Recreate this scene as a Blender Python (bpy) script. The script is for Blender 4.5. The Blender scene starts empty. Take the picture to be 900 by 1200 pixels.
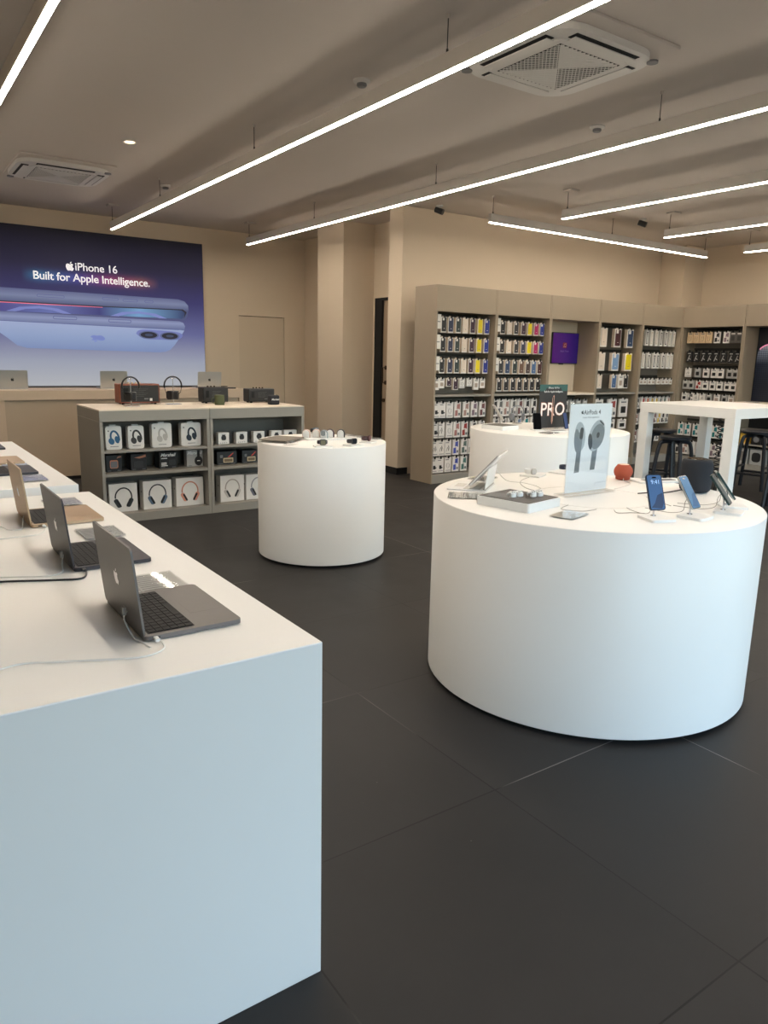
import bpy, bmesh, math, random
from mathutils import Vector, Matrix
random.seed(7)
SKY = 1.4
LED = 68.0
EXPO = 0.0
SKYSAT = 0.80
PI = math.pi
SC = bpy.context.scene
COL = SC.collection

# ------------------------------------------------------------------ colours and materials
def lin(c):
    c /= 255.0
    return c / 12.92 if c <= 0.04045 else ((c + 0.055) / 1.055) ** 2.4
def rgb(r, g, b): return (lin(r), lin(g), lin(b), 1.0)

def mat(name, col, rough=0.5, metal=0.0, var=0.03, scale=14.0, bump=0.0, bscale=120.0, coat=0.0, spec=0.5):
    m = bpy.data.materials.new(name); m.use_nodes = True
    nt = m.node_tree; b = nt.nodes['Principled BSDF']
    b.inputs['Roughness'].default_value = rough
    b.inputs['Metallic'].default_value = metal
    b.inputs['Specular IOR Level'].default_value = spec
    b.inputs['Coat Weight'].default_value = coat
    tc = nt.nodes.new('ShaderNodeTexCoord')
    nz = nt.nodes.new('ShaderNodeTexNoise'); nz.inputs['Scale'].default_value = scale; nz.inputs['Detail'].default_value = 3
    mx = nt.nodes.new('ShaderNodeMixRGB')
    mx.inputs[1].default_value = tuple(max(0, x * (1 - var)) for x in col[:3]) + (1,)
    mx.inputs[2].default_value = tuple(min(1, x * (1 + var)) for x in col[:3]) + (1,)
    nt.links.new(tc.outputs['Object'], nz.inputs['Vector'])
    nt.links.new(nz.outputs['Fac'], mx.inputs[0]); nt.links.new(mx.outputs[0], b.inputs['Base Color'])
    if bump > 0:
        n2 = nt.nodes.new('ShaderNodeTexNoise'); n2.inputs['Scale'].default_value = bscale
        bp = nt.nodes.new('ShaderNodeBump'); bp.inputs['Strength'].default_value = bump; bp.inputs['Distance'].default_value = 0.002
        nt.links.new(tc.outputs['Object'], n2.inputs['Vector'])
        nt.links.new(n2.outputs['Fac'], bp.inputs['Height']); nt.links.new(bp.outputs[0], b.inputs['Normal'])
    return m

def emit(name, col, strength):
    m = bpy.data.materials.new(name); m.use_nodes = True
    b = m.node_tree.nodes['Principled BSDF']
    b.inputs['Base Color'].default_value = col
    b.inputs['Emission Color'].default_value = col
    b.inputs['Emission Strength'].default_value = strength
    return m

def ramp_emit(name, stops, axis=2, lo=0.0, hi=1.0, strength=0.5, rough=0.4, glow=None, base=0.5):
    """a lit picture: a colour ramp along one object axis, optionally with a soft coloured band"""
    m = bpy.data.materials.new(name); m.use_nodes = True
    nt = m.node_tree; b = nt.nodes['Principled BSDF']; b.inputs['Roughness'].default_value = rough
    tc = nt.nodes.new('ShaderNodeTexCoord'); sx = nt.nodes.new('ShaderNodeSeparateXYZ')
    nt.links.new(tc.outputs['Object'], sx.inputs[0])
    mr = nt.nodes.new('ShaderNodeMapRange'); mr.inputs['From Min'].default_value = lo; mr.inputs['From Max'].default_value = hi
    nt.links.new(sx.outputs[axis], mr.inputs['Value'])
    cr = nt.nodes.new('ShaderNodeValToRGB')
    while len(cr.color_ramp.elements) < len(stops): cr.color_ramp.elements.new(0.5)
    for e, (p, c) in zip(cr.color_ramp.elements, stops): e.position = p; e.color = c
    nt.links.new(mr.outputs[0], cr.inputs[0])
    out = cr.outputs[0]
    if glow:
        zc, sig, x0, x1, gst, fade = glow
        d = nt.nodes.new('ShaderNodeMath'); d.operation = 'SUBTRACT'; d.inputs[1].default_value = zc
        nt.links.new(sx.outputs[2], d.inputs[0])
        d2 = nt.nodes.new('ShaderNodeMath'); d2.operation = 'DIVIDE'; d2.inputs[1].default_value = sig
        nt.links.new(d.outputs[0], d2.inputs[0])
        p = nt.nodes.new('ShaderNodeMath'); p.operation = 'MULTIPLY'
        nt.links.new(d2.outputs[0], p.inputs[0]); nt.links.new(d2.outputs[0], p.inputs[1])
        n = nt.nodes.new('ShaderNodeMath'); n.operation = 'MULTIPLY'; n.inputs[1].default_value = -1
        nt.links.new(p.outputs[0], n.inputs[0])
        ex = nt.nodes.new('ShaderNodeMath'); ex.operation = 'POWER'; ex.inputs[0].default_value = math.e
        nt.links.new(n.outputs[0], ex.inputs[1])
        mg = nt.nodes.new('ShaderNodeMapRange'); mg.inputs['From Min'].default_value = x0; mg.inputs['From Max'].default_value = x1
        nt.links.new(sx.outputs[0], mg.inputs['Value'])
        gr = nt.nodes.new('ShaderNodeValToRGB')
        while len(gr.color_ramp.elements) < len(gst): gr.color_ramp.elements.new(0.5)
        for e, (pp, c) in zip(gr.color_ramp.elements, gst): e.position = pp; e.color = c
        nt.links.new(mg.outputs[0], gr.inputs[0])
        sc = nt.nodes.new('ShaderNodeMixRGB'); sc.blend_type = 'MULTIPLY'; sc.inputs[0].default_value = 1
        nt.links.new(gr.outputs[0], sc.inputs[1]); nt.links.new(ex.outputs[0], sc.inputs[2])
        ad = nt.nodes.new('ShaderNodeMixRGB'); ad.blend_type = 'ADD'; ad.inputs[0].default_value = fade
        nt.links.new(out, ad.inputs[1]); nt.links.new(sc.outputs[0], ad.inputs[2])
        out = ad.outputs[0]
    dk = nt.nodes.new('ShaderNodeMixRGB'); dk.blend_type = 'MULTIPLY'; dk.inputs[0].default_value = 1; dk.inputs[2].default_value = (base, base, base, 1)
    nt.links.new(out, dk.inputs[1]); nt.links.new(dk.outputs[0], b.inputs['Base Color'])
    nt.links.new(out, b.inputs['Emission Color']); b.inputs['Emission Strength'].default_value = strength
    return m

def clear(name, tint=(0.985, 0.99, 0.99, 1), gloss=0.02):
    m = bpy.data.materials.new(name); m.use_nodes = True
    nt = m.node_tree; nt.nodes.remove(nt.nodes['Principled BSDF'])
    o = nt.nodes['Material Output']
    t = nt.nodes.new('ShaderNodeBsdfTransparent'); t.inputs[0].default_value = tint
    g = nt.nodes.new('ShaderNodeBsdfGlossy'); g.inputs['Roughness'].default_value = 0.03
    fr = nt.nodes.new('ShaderNodeLayerWeight'); fr.inputs['Blend'].default_value = 0.5
    mx = nt.nodes.new('ShaderNodeMixShader')
    pw = nt.nodes.new('ShaderNodeMath'); pw.operation = 'POWER'; pw.inputs[1].default_value = 4.0
    ad = nt.nodes.new('ShaderNodeMath'); ad.operation = 'MULTIPLY_ADD'; ad.inputs[1].default_value = 0.45; ad.inputs[2].default_value = 0.04 + gloss; ad.use_clamp = True
    nt.links.new(fr.outputs['Facing'], pw.inputs[0]); nt.links.new(pw.outputs[0], ad.inputs[0]); nt.links.new(ad.outputs[0], mx.inputs[0])
    nt.links.new(t.outputs[0], mx.inputs[1]); nt.links.new(g.outputs[0], mx.inputs[2]); nt.links.new(mx.outputs[0], o.inputs[0])
    return m

M = dict(
    wall=mat('wall_paint', rgb(206, 190, 168), 0.75, var=0.015, scale=3, bump=0.15, bscale=60),
    ceiling=mat('ceiling_paint', rgb(192, 184, 176), 0.85, var=0.015, scale=2, bump=0.1, bscale=50),
    white=mat('white_solid_surface', rgb(243, 241, 237), 0.40, var=0.01, scale=4),
    white_trim=mat('white_plastic', rgb(235, 235, 233), 0.35, var=0.01),
    grey_white=mat('off_white_plastic', rgb(205, 203, 198), 0.45, var=0.02),
    taupe=mat('taupe_laminate', rgb(150, 136, 118), 0.5, var=0.03, scale=6),
    greylam=mat('grey_laminate', rgb(146, 141, 132), 0.5, var=0.03, scale=6),
    desk=mat('beige_laminate', rgb(196, 174, 150), 0.5, var=0.02, scale=5),
    desk_panel=mat('beige_panel', rgb(178, 160, 138), 0.55, var=0.02, scale=5),
    black=mat('black_plastic', rgb(24, 24, 26), 0.4, var=0.05),
    blackm=mat('matt_black', rgb(14, 14, 15), 0.8, var=0.08),
    fabric_black=mat('black_mesh_fabric', rgb(30, 33, 40), 0.85, var=0.25, scale=300, bump=0.6, bscale=350),
    fabric_red=mat('orange_red_mesh_fabric', rgb(176, 84, 60), 0.85, var=0.2, scale=300, bump=0.6, bscale=350),
    stool=mat('black_stained_wood', rgb(20, 22, 30), 0.4, var=0.15, scale=30),
    dark_rail=mat('dark_rail_metal', rgb(48, 47, 44), 0.5, 0.3, var=0.05),
    grey_back=mat('grey_perforated_back', rgb(112, 106, 97), 0.6, var=0.04, scale=40),
    spacegrey=mat('grey_aluminium', rgb(116, 113, 112), 0.42, 0.75, var=0.02, scale=60),
    midnight=mat('dark_blue_aluminium', rgb(62, 60, 64), 0.40, 0.65, var=0.03, scale=60),
    starlight=mat('pale_gold_aluminium', rgb(178, 152, 122), 0.42, 0.6, var=0.02, scale=60),
    silver=mat('silver_aluminium', rgb(186, 183, 178), 0.35, 0.8, var=0.02, scale=60),
    chrome=mat('chrome', rgb(210, 210, 212), 0.12, 1.0, var=0.01),
    key=mat('black_keys', rgb(22, 21, 22), 0.6, var=0.05, spec=0.25),
    glassblack=mat('black_glass', rgb(8, 8, 10), 0.08, var=0.02, spec=0.6),
    acrylic=clear('clear_acrylic'),
    pane=clear('window_glass', (0.96, 0.98, 1, 1), 0.0),
    paper=mat('printed_paper', rgb(205, 205, 203), 0.6, var=0.04, scale=90),
    greyprint=mat('grey_print', rgb(104, 104, 106), 0.6, var=0.05),
    cable_white=mat('white_cable', rgb(226, 226, 222), 0.45, var=0.02),
    cable_black=mat('black_cable', rgb(28, 29, 33), 0.5, var=0.03),
    cable_grey=mat('grey_cable', rgb(150, 146, 140), 0.5, var=0.03),
    cream=mat('cream_card', rgb(214, 196, 176), 0.6, var=0.03),
    card=mat('white_card', rgb(226, 220, 214), 0.55, var=0.02),
    greycard=mat('light_grey_card', rgb(170, 168, 164), 0.55, var=0.03),
    boxwhite=mat('white_box_card', rgb(226, 222, 216), 0.45, var=0.015),
    boxgrey=mat('grey_box_card', rgb(168, 166, 162), 0.5, var=0.03),
    boxblack=mat('black_box_card', rgb(22, 22, 24), 0.42, var=0.08),
    walnut=mat('red_brown_wood', rgb(124, 66, 44), 0.5, var=0.18, scale=40),
    speakerback=mat('dark_speaker_back', rgb(30, 29, 29), 0.6, var=0.1, scale=60),
    olive=mat('olive_mesh', rgb(72, 78, 48), 0.7, var=0.12, scale=200),
    ledge=mat('cream_ledge', rgb(222, 208, 190), 0.5, var=0.02),
    door=mat('beige_door', rgb(168, 148, 126), 0.5, var=0.03),
    mount=mat('photo_red', rgb(180, 40, 46), 0.5),
    brass=mat('dark_bronze', rgb(70, 56, 44), 0.35, 0.8),
    printblack=mat('black_print', rgb(30, 29, 30), 0.5, var=0.1),
    printgrey=mat('mid_grey_print', rgb(110, 110, 112), 0.5, var=0.1),
    printtext=mat('white_ink', rgb(232, 230, 226), 0.5),
    copper=mat('copper_print', rgb(196, 128, 96), 0.5, var=0.1),
)
_cm = {}
def cmat(r, g, b, rough=0.45):
    k = (r, g, b, rough)
    if k not in _cm: _cm[k] = mat('coloured_finish_%d_%d_%d' % (r, g, b), rgb(r, g, b), rough, var=0.05, scale=30)
    return _cm[k]

# ------------------------------------------------------------------ mesh helpers
def new_bm(): return bmesh.new()

def add_box(bm, x0, y0, z0, x1, y1, z1, bev=0.0, seg=2):
    r = bmesh.ops.create_cube(bm, size=1.0)
    vs = r['verts']
    bmesh.ops.scale(bm, vec=(x1 - x0, y1 - y0, z1 - z0), verts=vs)
    bmesh.ops.translate(bm, vec=((x0 + x1) / 2, (y0 + y1) / 2, (z0 + z1) / 2), verts=vs)
    if bev > 0:
        es = list({e for v in vs for e in v.link_edges})
        bmesh.ops.bevel(bm, geom=es, offset=bev, segments=seg, affect='EDGES', profile=0.5)
    return bm

def rrect(w, h, r, n=6):
    r = min(r, w / 2 - 1e-5, h / 2 - 1e-5)
    pts = []
    for cx, cy, a0 in ((w/2 - r, h/2 - r, 0), (-w/2 + r, h/2 - r, 90), (-w/2 + r, -h/2 + r, 180), (w/2 - r, -h/2 + r, 270)):
        for i in range(n + 1):
            a = math.radians(a0 + 90.0 * i / n)
            pts.append((cx + r * math.cos(a), cy + r * math.sin(a)))
    return pts
def ellipse(rx, ry, n=32, cx=0, cy=0): return [(cx + rx * math.cos(2*PI*i/n), cy + ry * math.sin(2*PI*i/n)) for i in range(n)]

def add_prism(bm, pts, d0, d1, mtx=None, bev=0.0):
    """outline pts (u,v) extruded from w=d0 to w=d1; mtx maps (u,v,w) to object space"""
    mtx = mtx or Matrix.Identity(4)
    a = [bm.verts.new(mtx @ Vector((u, v, d0))) for u, v in pts]
    b = [bm.verts.new(mtx @ Vector((u, v, d1))) for u, v in pts]
    n = len(pts); fs = []
    fs.append(bm.faces.new(list(reversed(a)))); fs.append(bm.faces.new(b))
    for i in range(n): fs.append(bm.faces.new((a[i], a[(i+1) % n], b[(i+1) % n], b[i])))
    if bev > 0:
        es = [e for e in fs[1].edges]
        bmesh.ops.bevel(bm, geom=es, offset=bev, segments=2, affect='EDGES', profile=0.5)
    return bm

FRONT = Matrix(((1, 0, 0, 0), (0, 0, -1, 0), (0, 1, 0, 0), (0, 0, 0, 1)))   # u->x, v->z, w-> -y

def add_lathe(bm, prof, n=48, cx=0, cy=0, z=0):
    rings = []
    for r, h in prof:
        if r < 1e-6: rings.append([bm.verts.new((cx, cy, z + h))])
        else: rings.append([bm.verts.new((cx + r * math.cos(2*PI*i/n), cy + r * math.sin(2*PI*i/n), z + h)) for i in range(n)])
    for a, b in zip(rings, rings[1:]):
        for i in range(n):
            j = (i + 1) % n
            if len(a) == 1 and len(b) == 1: continue
            if len(a) == 1: bm.faces.new((a[0], b[j], b[i]))
            elif len(b) == 1: bm.faces.new((a[i], a[j], b[0]))
            else: bm.faces.new((a[i], a[j], b[j], b[i]))
    return bm

def smooth_path(pts, sub=6):
    P = [Vector(p) for p in pts]
    if len(P) < 3: return P
    out = []
    for i in range(len(P) - 1):
        p0 = P[max(i-1, 0)]; p1 = P[i]; p2 = P[i+1]; p3 = P[min(i+2, len(P)-1)]
        for k in range(sub):
            t = k / sub
            out.append(0.5 * ((2*p1) + (p2-p0)*t + (2*p0-5*p1+4*p2-p3)*t*t + (3*p1-p0-3*p2+p3)*t**3))
    out.append(P[-1]); return out

def add_tube(bm, pts, r, n=8, closed=False, rx=None):
    P = [Vector(p) for p in pts]; rings = []; L = len(P); up = None
    for i, p in enumerate(P):
        if closed: t = (P[(i+1) % L] - P[i-1])
        else: t = P[min(i+1, L-1)] - P[max(i-1, 0)]
        if t.length < 1e-9: t = Vector((0, 0, 1))
        t.normalize()
        if up is None: up = Vector((0, 0, 1)) if abs(t.z) < 0.9 else Vector((0, 1, 0))
        s = t.cross(up)
        if s.length < 1e-6: s = t.cross(Vector((1, 0, 0)))
        s.normalize(); u = s.cross(t).normalized(); up = u
        rr = r[i] if isinstance(r, (list, tuple)) else r
        r2 = rx if rx is not None else rr
        rings.append([bm.verts.new(p + s * math.cos(2*PI*k/n) * r2 + u * math.sin(2*PI*k/n) * rr) for k in range(n)])
    m = L if closed else L - 1
    for i in range(m):
        a, b = rings[i], rings[(i+1) % L]
        for k in range(n): bm.faces.new((a[k], a[(k+1) % n], b[(k+1) % n], b[k]))
    if not closed:
        bm.faces.new(list(reversed(rings[0]))); bm.faces.new(rings[-1])
    return bm

def to_mesh(name, bm, m, smooth=False):
    bmesh.ops.recalc_face_normals(bm, faces=bm.faces[:])
    me = bpy.data.meshes.new(name); bm.to_mesh(me); bm.free()
    me.materials.append(m)
    if smooth:
        me.polygons.foreach_set('use_smooth', [True] * len(me.polygons))
        try: me.set_sharp_from_angle(angle=math.radians(40))
        except Exception: pass
    return me

def obj(name, bm, m, parent=None, loc=None, smooth=False, rotz=0.0):
    me = bm if isinstance(bm, bpy.types.Mesh) else to_mesh(name, bm, m, smooth)
    o = bpy.data.objects.new(name, me); COL.objects.link(o)
    if parent is not None: o.parent = parent
    if loc is not None: o.location = loc
    if rotz: o.rotation_euler = (0, 0, rotz)
    return o

def thing(name, label, cat, loc=(0, 0, 0), rotz=0.0, group=None):
    o = bpy.data.objects.new(name, None); COL.objects.link(o); o.empty_display_size = 0.1
    o.location = loc; o.rotation_euler = (0, 0, rotz)
    o['label'] = label; o['category'] = cat
    if group: o['group'] = group
    return o
def tag(o, label, cat, group=None):
    o['label'] = label; o['category'] = cat
    if group: o['group'] = group
    return o
def struct(name, bm, m, parent=None):
    o = obj(name, bm, m, parent)
    if parent is None: o['kind'] = 'structure'
    return o
def dup(root, loc, rotz, label, group=None):
    r = root.copy(); COL.objects.link(r); r.location = loc; r.rotation_euler = (0, 0, rotz); r['label'] = label
    if group: r['group'] = group
    for ch in list(root.children):
        c = ch.copy(); COL.objects.link(c); c.parent = r
        for g in list(ch.children):
            d = g.copy(); COL.objects.link(d); d.parent = c
    return r
def box(name, dims, m, parent=None, bev=0.0):
    return obj(name, add_box(new_bm(), *dims, bev=bev), m, parent)

_fontcache = {}
def text_mesh(s, size, m, depth=0.0008, shear=0.0, align='CENTER', bold=0.0, space=1.0):
    c = bpy.data.curves.new('lettering', 'FONT'); c.body = s; c.size = size; c.align_x = align; c.align_y = 'CENTER'
    c.extrude = depth; c.shear = shear; c.offset = bold; c.space_character = space
    c.resolution_u = 3
    o = bpy.data.objects.new('lettering', c); COL.objects.link(o)
    dg = bpy.context.evaluated_depsgraph_get(); dg.update()
    me = bpy.data.meshes.new_from_object(o.evaluated_get(dg))
    bpy.data.objects.remove(o); bpy.data.curves.remove(c)
    me.transform(FRONT)            # text stands upright facing -y
    me.materials.clear(); me.materials.append(m)
    return me
def lettering(s, size, m, parent, loc, rot=(0, 0, 0), name='lettering', **k):
    o = obj(name, text_mesh(s, size, m, **k), m, parent, loc); o.rotation_euler = rot; return o

def bez(p0, p1, p2, p3, n=8):
    return [tuple((1-t)**3*a + 3*(1-t)**2*t*b + 3*(1-t)*t*t*c + t**3*d for a, b, c, d in zip(p0, p1, p2, p3)) for t in [i/n for i in range(n)]]
def fruit_outline():
    """body with a bite on the right, unit height about 1, centred"""
    o = []
    o += bez((0.0, 0.24), (-0.10, 0.24), (-0.16, 0.32), (-0.24, 0.32))
    o += bez((-0.24, 0.32), (-0.44, 0.32), (-0.50, 0.10), (-0.46, -0.10))
    o += bez((-0.46, -0.10), (-0.42, -0.32), (-0.30, -0.50), (-0.19, -0.50))
    o += bez((-0.19, -0.50), (-0.11, -0.50), (-0.08, -0.45), (0.0, -0.45))
    o += bez((0.0, -0.45), (0.08, -0.45), (0.12, -0.50), (0.19, -0.50))
    o += bez((0.19, -0.50), (0.29, -0.50), (0.38, -0.34), (0.42, -0.20))
    o += bez((0.42, -0.20), (0.22, -0.10), (0.22, 0.14), (0.38, 0.22))
    o += bez((0.38, 0.22), (0.34, 0.28), (0.26, 0.32), (0.19, 0.32))
    o += bez((0.19, 0.32), (0.12, 0.32), (0.06, 0.24), (0.0, 0.24))
    return o
def leaf_outline():
    return bez((0.0, 0.34), (0.0, 0.46), (0.10, 0.56), (0.20, 0.57)) + bez((0.20, 0.57), (0.21, 0.44), (0.12, 0.34), (0.0, 0.34))
def logo_bm(size, d0=0.0, d1=0.0008, mtx=None, sx=1.0):
    bm = new_bm()
    for o in (fruit_outline(), leaf_outline()):
        add_prism(bm, [(u * size * sx, v * size) for u, v in o], d0, d1, mtx or FRONT)
    return bm
ORD = ['first', 'second', 'third', 'fourth', 'fifth', 'sixth', 'seventh', 'eighth', 'ninth']

# ------------------------------------------------------------------ camera
R = [[0.8230157664353013, -0.5675978254818294, 0.02185764642436186],
     [-0.09915071831858353, -0.18144520650648643, -0.9783898875666732],
     [0.5592979378254693, 0.8030631018445046, -0.20560999781153685]]
cam = bpy.data.cameras.new('camera'); co = bpy.data.objects.new('camera', cam); COL.objects.link(co)
rt, dn, fw = (Vector(R[0]), Vector(R[1]), Vector(R[2]))
co.matrix_world = Matrix(((rt.x, -dn.x, -fw.x, 0), (rt.y, -dn.y, -fw.y, 0), (rt.z, -dn.z, -fw.z, 1.55), (0, 0, 0, 1)))
cam.sensor_fit = 'HORIZONTAL'; cam.sensor_width = 36.0; cam.lens = 863.0556 / 900 * 36.0
cam.clip_start = 0.05; cam.clip_end = 200
SC.camera = co

# ------------------------------------------------------------------ room
CZ = 3.43          # ceiling height
YB = 11.45         # poster wall
XR = 11.64         # right wall
XL = -3.2; YF = -2.2
def floor_mat():
    m = bpy.data.materials.new('charcoal_floor_tiles'); m.use_nodes = True
    nt = m.node_tree; b = nt.nodes['Principled BSDF']
    N = nt.nodes.new; Lk = nt.links.new
    tc = N('ShaderNodeTexCoord'); sx = N('ShaderNodeSeparateXYZ'); Lk(tc.outputs['Object'], sx.inputs[0])
    def mth(op, a, b_=None):
        n = N('ShaderNodeMath'); n.operation = op
        for i, v in enumerate((a, b_)):
            if v is None: continue
            if isinstance(v, (int, float)): n.inputs[i].default_value = v
            else: Lk(v, n.inputs[i])
        return n.outputs[0]
    T = 0.94; fl = []; dist = []
    for ax, off in ((0, 1.752), (1, 1.760)):
        u = mth('DIVIDE', mth('SUBTRACT', sx.outputs[ax], off), T)
        f = mth('FLOOR', mth('ADD', u, 0.0)); fl.append(f)
        dd = mth('ABSOLUTE', mth('SUBTRACT', u, mth('ROUND', u)))
        dist.append(mth('MULTIPLY', dd, T))
    d = mth('MINIMUM', dist[0], dist[1])
    nj = N('ShaderNodeTexNoise'); nj.inputs['Scale'].default_value = 2.3; Lk(tc.outputs['Object'], nj.inputs['Vector'])
    wj = mth('MULTIPLY', nj.outputs['Fac'], 0.0048)
    joint = mth('LESS_THAN', d, wj)
    cb = N('ShaderNodeCombineXYZ'); Lk(fl[0], cb.inputs[0]); Lk(fl[1], cb.inputs[1])
    wn = N('ShaderNodeTexWhiteNoise'); Lk(cb.outputs[0], wn.inputs['Vector'])
    n1 = N('ShaderNodeTexNoise'); n1.inputs['Scale'].default_value = 1.6; n1.inputs['Detail'].default_value = 6; n1.inputs['Roughness'].default_value = 0.65
    Lk(tc.outputs['Object'], n1.inputs['Vector'])
    v = mth('ADD', mth('MULTIPLY', wn.outputs['Value'], 0.22), mth('MULTIPLY', n1.outputs['Fac'], 0.7))
    cr = N('ShaderNodeValToRGB'); cr.color_ramp.elements[0].position = 0.1; cr.color_ramp.elements[0].color = rgb(38, 37, 37)
    cr.color_ramp.elements[1].position = 0.8; cr.color_ramp.elements[1].color = rgb(58, 56, 55)
    Lk(v, cr.inputs[0])
    # pale scuffs and dust specks of their own shape
    n2 = N('ShaderNodeTexNoise'); n2.inputs['Scale'].default_value = 38; n2.inputs['Detail'].default_value = 2; Lk(tc.outputs['Object'], n2.inputs['Vector'])
    sp = mth('MULTIPLY', mth('GREATER_THAN', n2.outputs['Fac'], 0.79), 0.6)
    mx0 = N('ShaderNodeMixRGB'); Lk(sp, mx0.inputs[0]); Lk(cr.outputs[0], mx0.inputs[1]); mx0.inputs[2].default_value = rgb(120, 116, 112)
    # some joints have pale grout, some dark
    n3 = N('ShaderNodeTexNoise'); n3.inputs['Scale'].default_value = 0.9; Lk(tc.outputs['Object'], n3.inputs['Vector'])
    jc = N('ShaderNodeValToRGB'); jc.color_ramp.elements[0].position = 0.52; jc.color_ramp.elements[0].color = rgb(30, 28, 28)
    jc.color_ramp.elements[1].position = 0.62; jc.color_ramp.elements[1].color = rgb(116, 112, 108)
    Lk(n3.outputs['Fac'], jc.inputs[0])
    mx = N('ShaderNodeMixRGB'); Lk(joint, mx.inputs[0]); Lk(mx0.outputs[0], mx.inputs[1]); Lk(jc.outputs[0], mx.inputs[2])
    Lk(mx.outputs[0], b.inputs['Base Color'])
    rr = mth('ADD', mth('MULTIPLY', n1.outputs['Fac'], 0.25), 0.36); Lk(rr, b.inputs['Roughness'])
    b.inputs['Specular IOR Level'].default_value = 0.18
    return m
struct('floor', add_box(new_bm(), XL - 0.2, YF - 6, -0.1, XR + 0.4, YB + 0.4, 0.0), floor_mat())
struct('ceiling', add_box(new_bm(), XL - 0.2, YF - 0.3, CZ, XR + 0.4, YB + 0.4, CZ + 0.15), M['ceiling'])
# poster wall: with a flush door recess cut out of it
def wall_with_hole(x0, x1, z0, z1, y0, y1, hx0, hx1, hz0, hz1):
    bm = new_bm()
    for a in ((x0, z0, hx0, z1), (hx1, z0, x1, z1), (hx0, hz1, hx1, z1), (hx0, z0, hx1, hz0)):
        if a[2] - a[0] > 1e-4 and a[3] - a[1] > 1e-4: add_box(bm, a[0], y0, a[1], a[2], y1, a[3])
    return bm
struct('wall_back', wall_with_hole(XL, 6.25, 0, CZ, YB, YB + 0.2, 5.03, 5.85, 0.0, 2.162), M['wall'])
struct('door_1', add_box(new_bm(), 5.034, YB + 0.018, 0.0, 5.846, YB + 0.05, 2.152), mat('wall_door_panel', rgb(198, 182, 160), 0.7, var=0.015, scale=3))
struct('wall_back_light_stop', add_box(new_bm(), 5.0, YB + 0.06, 0, 5.9, YB + 0.21, 2.3), M['blackm'])  # unseen block added to stop daylight leaking round the flush door
struct('wall_doorway_light_stop', add_box(new_bm(), 6.46, 8.28, 0, 6.52, 9.46, 2.5), M['blackm'])  # added out of sight behind the door to keep outside light out
# the blocks that step forward to the right of it, and the doorway between them
struct('wall_return', add_box(new_bm(), 6.24, 10.18, 0, 6.50, YB + 0.2, CZ), M['wall'])
struct('wall_pillar', add_box(new_bm(), 5.77, 9.44, 0, 6.50, 10.18, CZ), M['wall'])
bm = new_bm()
add_box(bm, 6.30, 8.30, 2.40, 6.50, 9.44, CZ); add_box(bm, 6.30, 9.40, 0, 6.50, 9.44, 2.40)
struct('wall_doorway', bm, M['wall'])
struct('wall_shelves', add_box(new_bm(), 5.77, 8.00, 0, XR, 8.30, CZ, bev=0.004), M['wall'])
struct('wall_column', add_box(new_bm(), 11.10, 7.55, 0, XR, 8.00, CZ), M['wall'])
struct('wall_right', add_box(new_bm(), XR, YF - 0.2, 0, XR + 0.2, YB + 0.2, CZ), M['wall'])
struct('wall_left', add_box(new_bm(), XL - 0.2, YF - 0.2, 0, XL, YB + 0.2, CZ), M['wall'])
bm = new_bm()
add_box(bm, 5.757, 7.987, 0, 5.93, 8.0, 0.09); add_box(bm, 5.757, 7.987, 0, 5.77, 8.30, 0.09)
struct('baseboard_doorway', bm, M['blackm'])
bm = new_bm(); add_box(bm, XL, YB - 0.013, 0, 5.03, YB, 0.09); add_box(bm, 5.85, YB - 0.013, 0, 6.24, YB, 0.09)
struct('baseboard_back', bm, M['blackm'])
d2 = struct('door_2', add_box(new_bm(), 6.335, 8.31, 0.005, 6.375, 9.215, 2.36), M['door'])
box('door_frame', (6.30, 9.215, 0, 6.44, 9.40, 2.40), M['blackm'], d2)
box('door_head', (6.30, 8.30, 2.36, 6.44, 9.215, 2.40), M['blackm'], d2)
bm = new_bm(); add_tube(bm, [(6.335, 9.12, 1.40), (6.27, 9.12, 1.40), (6.27, 9.12, 1.18), (6.335, 9.12, 1.18)], 0.011)
for z in (1.40, 1.18): add_tube(bm, [(6.333, 9.12, z), (6.318, 9.12, z)], 0.03, 14)
obj('door_handle', bm, M['brass'], d2, smooth=True)
bm = new_bm(); add_tube(bm, [(6.333, 9.16, 0.92), (6.315, 9.16, 0.92)], 0.028, 14); obj('lock', bm, M['brass'], d2, smooth=True)

# shop front behind the camera: a glazed wall that lets the daylight in
fr = new_bm()
WX0, WX1, WZ0, WZ1 = 0.2, 11.3, 0.12, 3.05
add_box(fr, XL, YF - 0.2, 0, WX0, YF, CZ); add_box(fr, WX1, YF - 0.2, 0, XR, YF, CZ)
add_box(fr, WX0, YF - 0.2, 0, WX1, YF, WZ0); add_box(fr, WX0, YF - 0.2, WZ1, WX1, YF, CZ)
struct('wall_front', fr, M['wall'])
n = 6; w = (WX1 - WX0) / n
bm = new_bm()
for i in range(n + 1): add_box(bm, WX0 + i*w - 0.03, YF - 0.13, WZ0, WX0 + i*w + 0.03, YF - 0.07, WZ1)
add_box(bm, WX0, YF - 0.125, WZ0, WX1, YF - 0.075, WZ0 + 0.06); add_box(bm, WX0, YF - 0.125, WZ1 - 0.06, WX1, YF - 0.075, WZ1)
wf = struct('window_1', bm, M['blackm'])
for i in range(n): struct('window_pane', add_box(new_bm(), WX0 + i*w + 0.03, YF - 0.105, WZ0 + 0.06, WX0 + (i+1)*w - 0.03, YF - 0.095, WZ1 - 0.06), M['pane'], wf)

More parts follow.
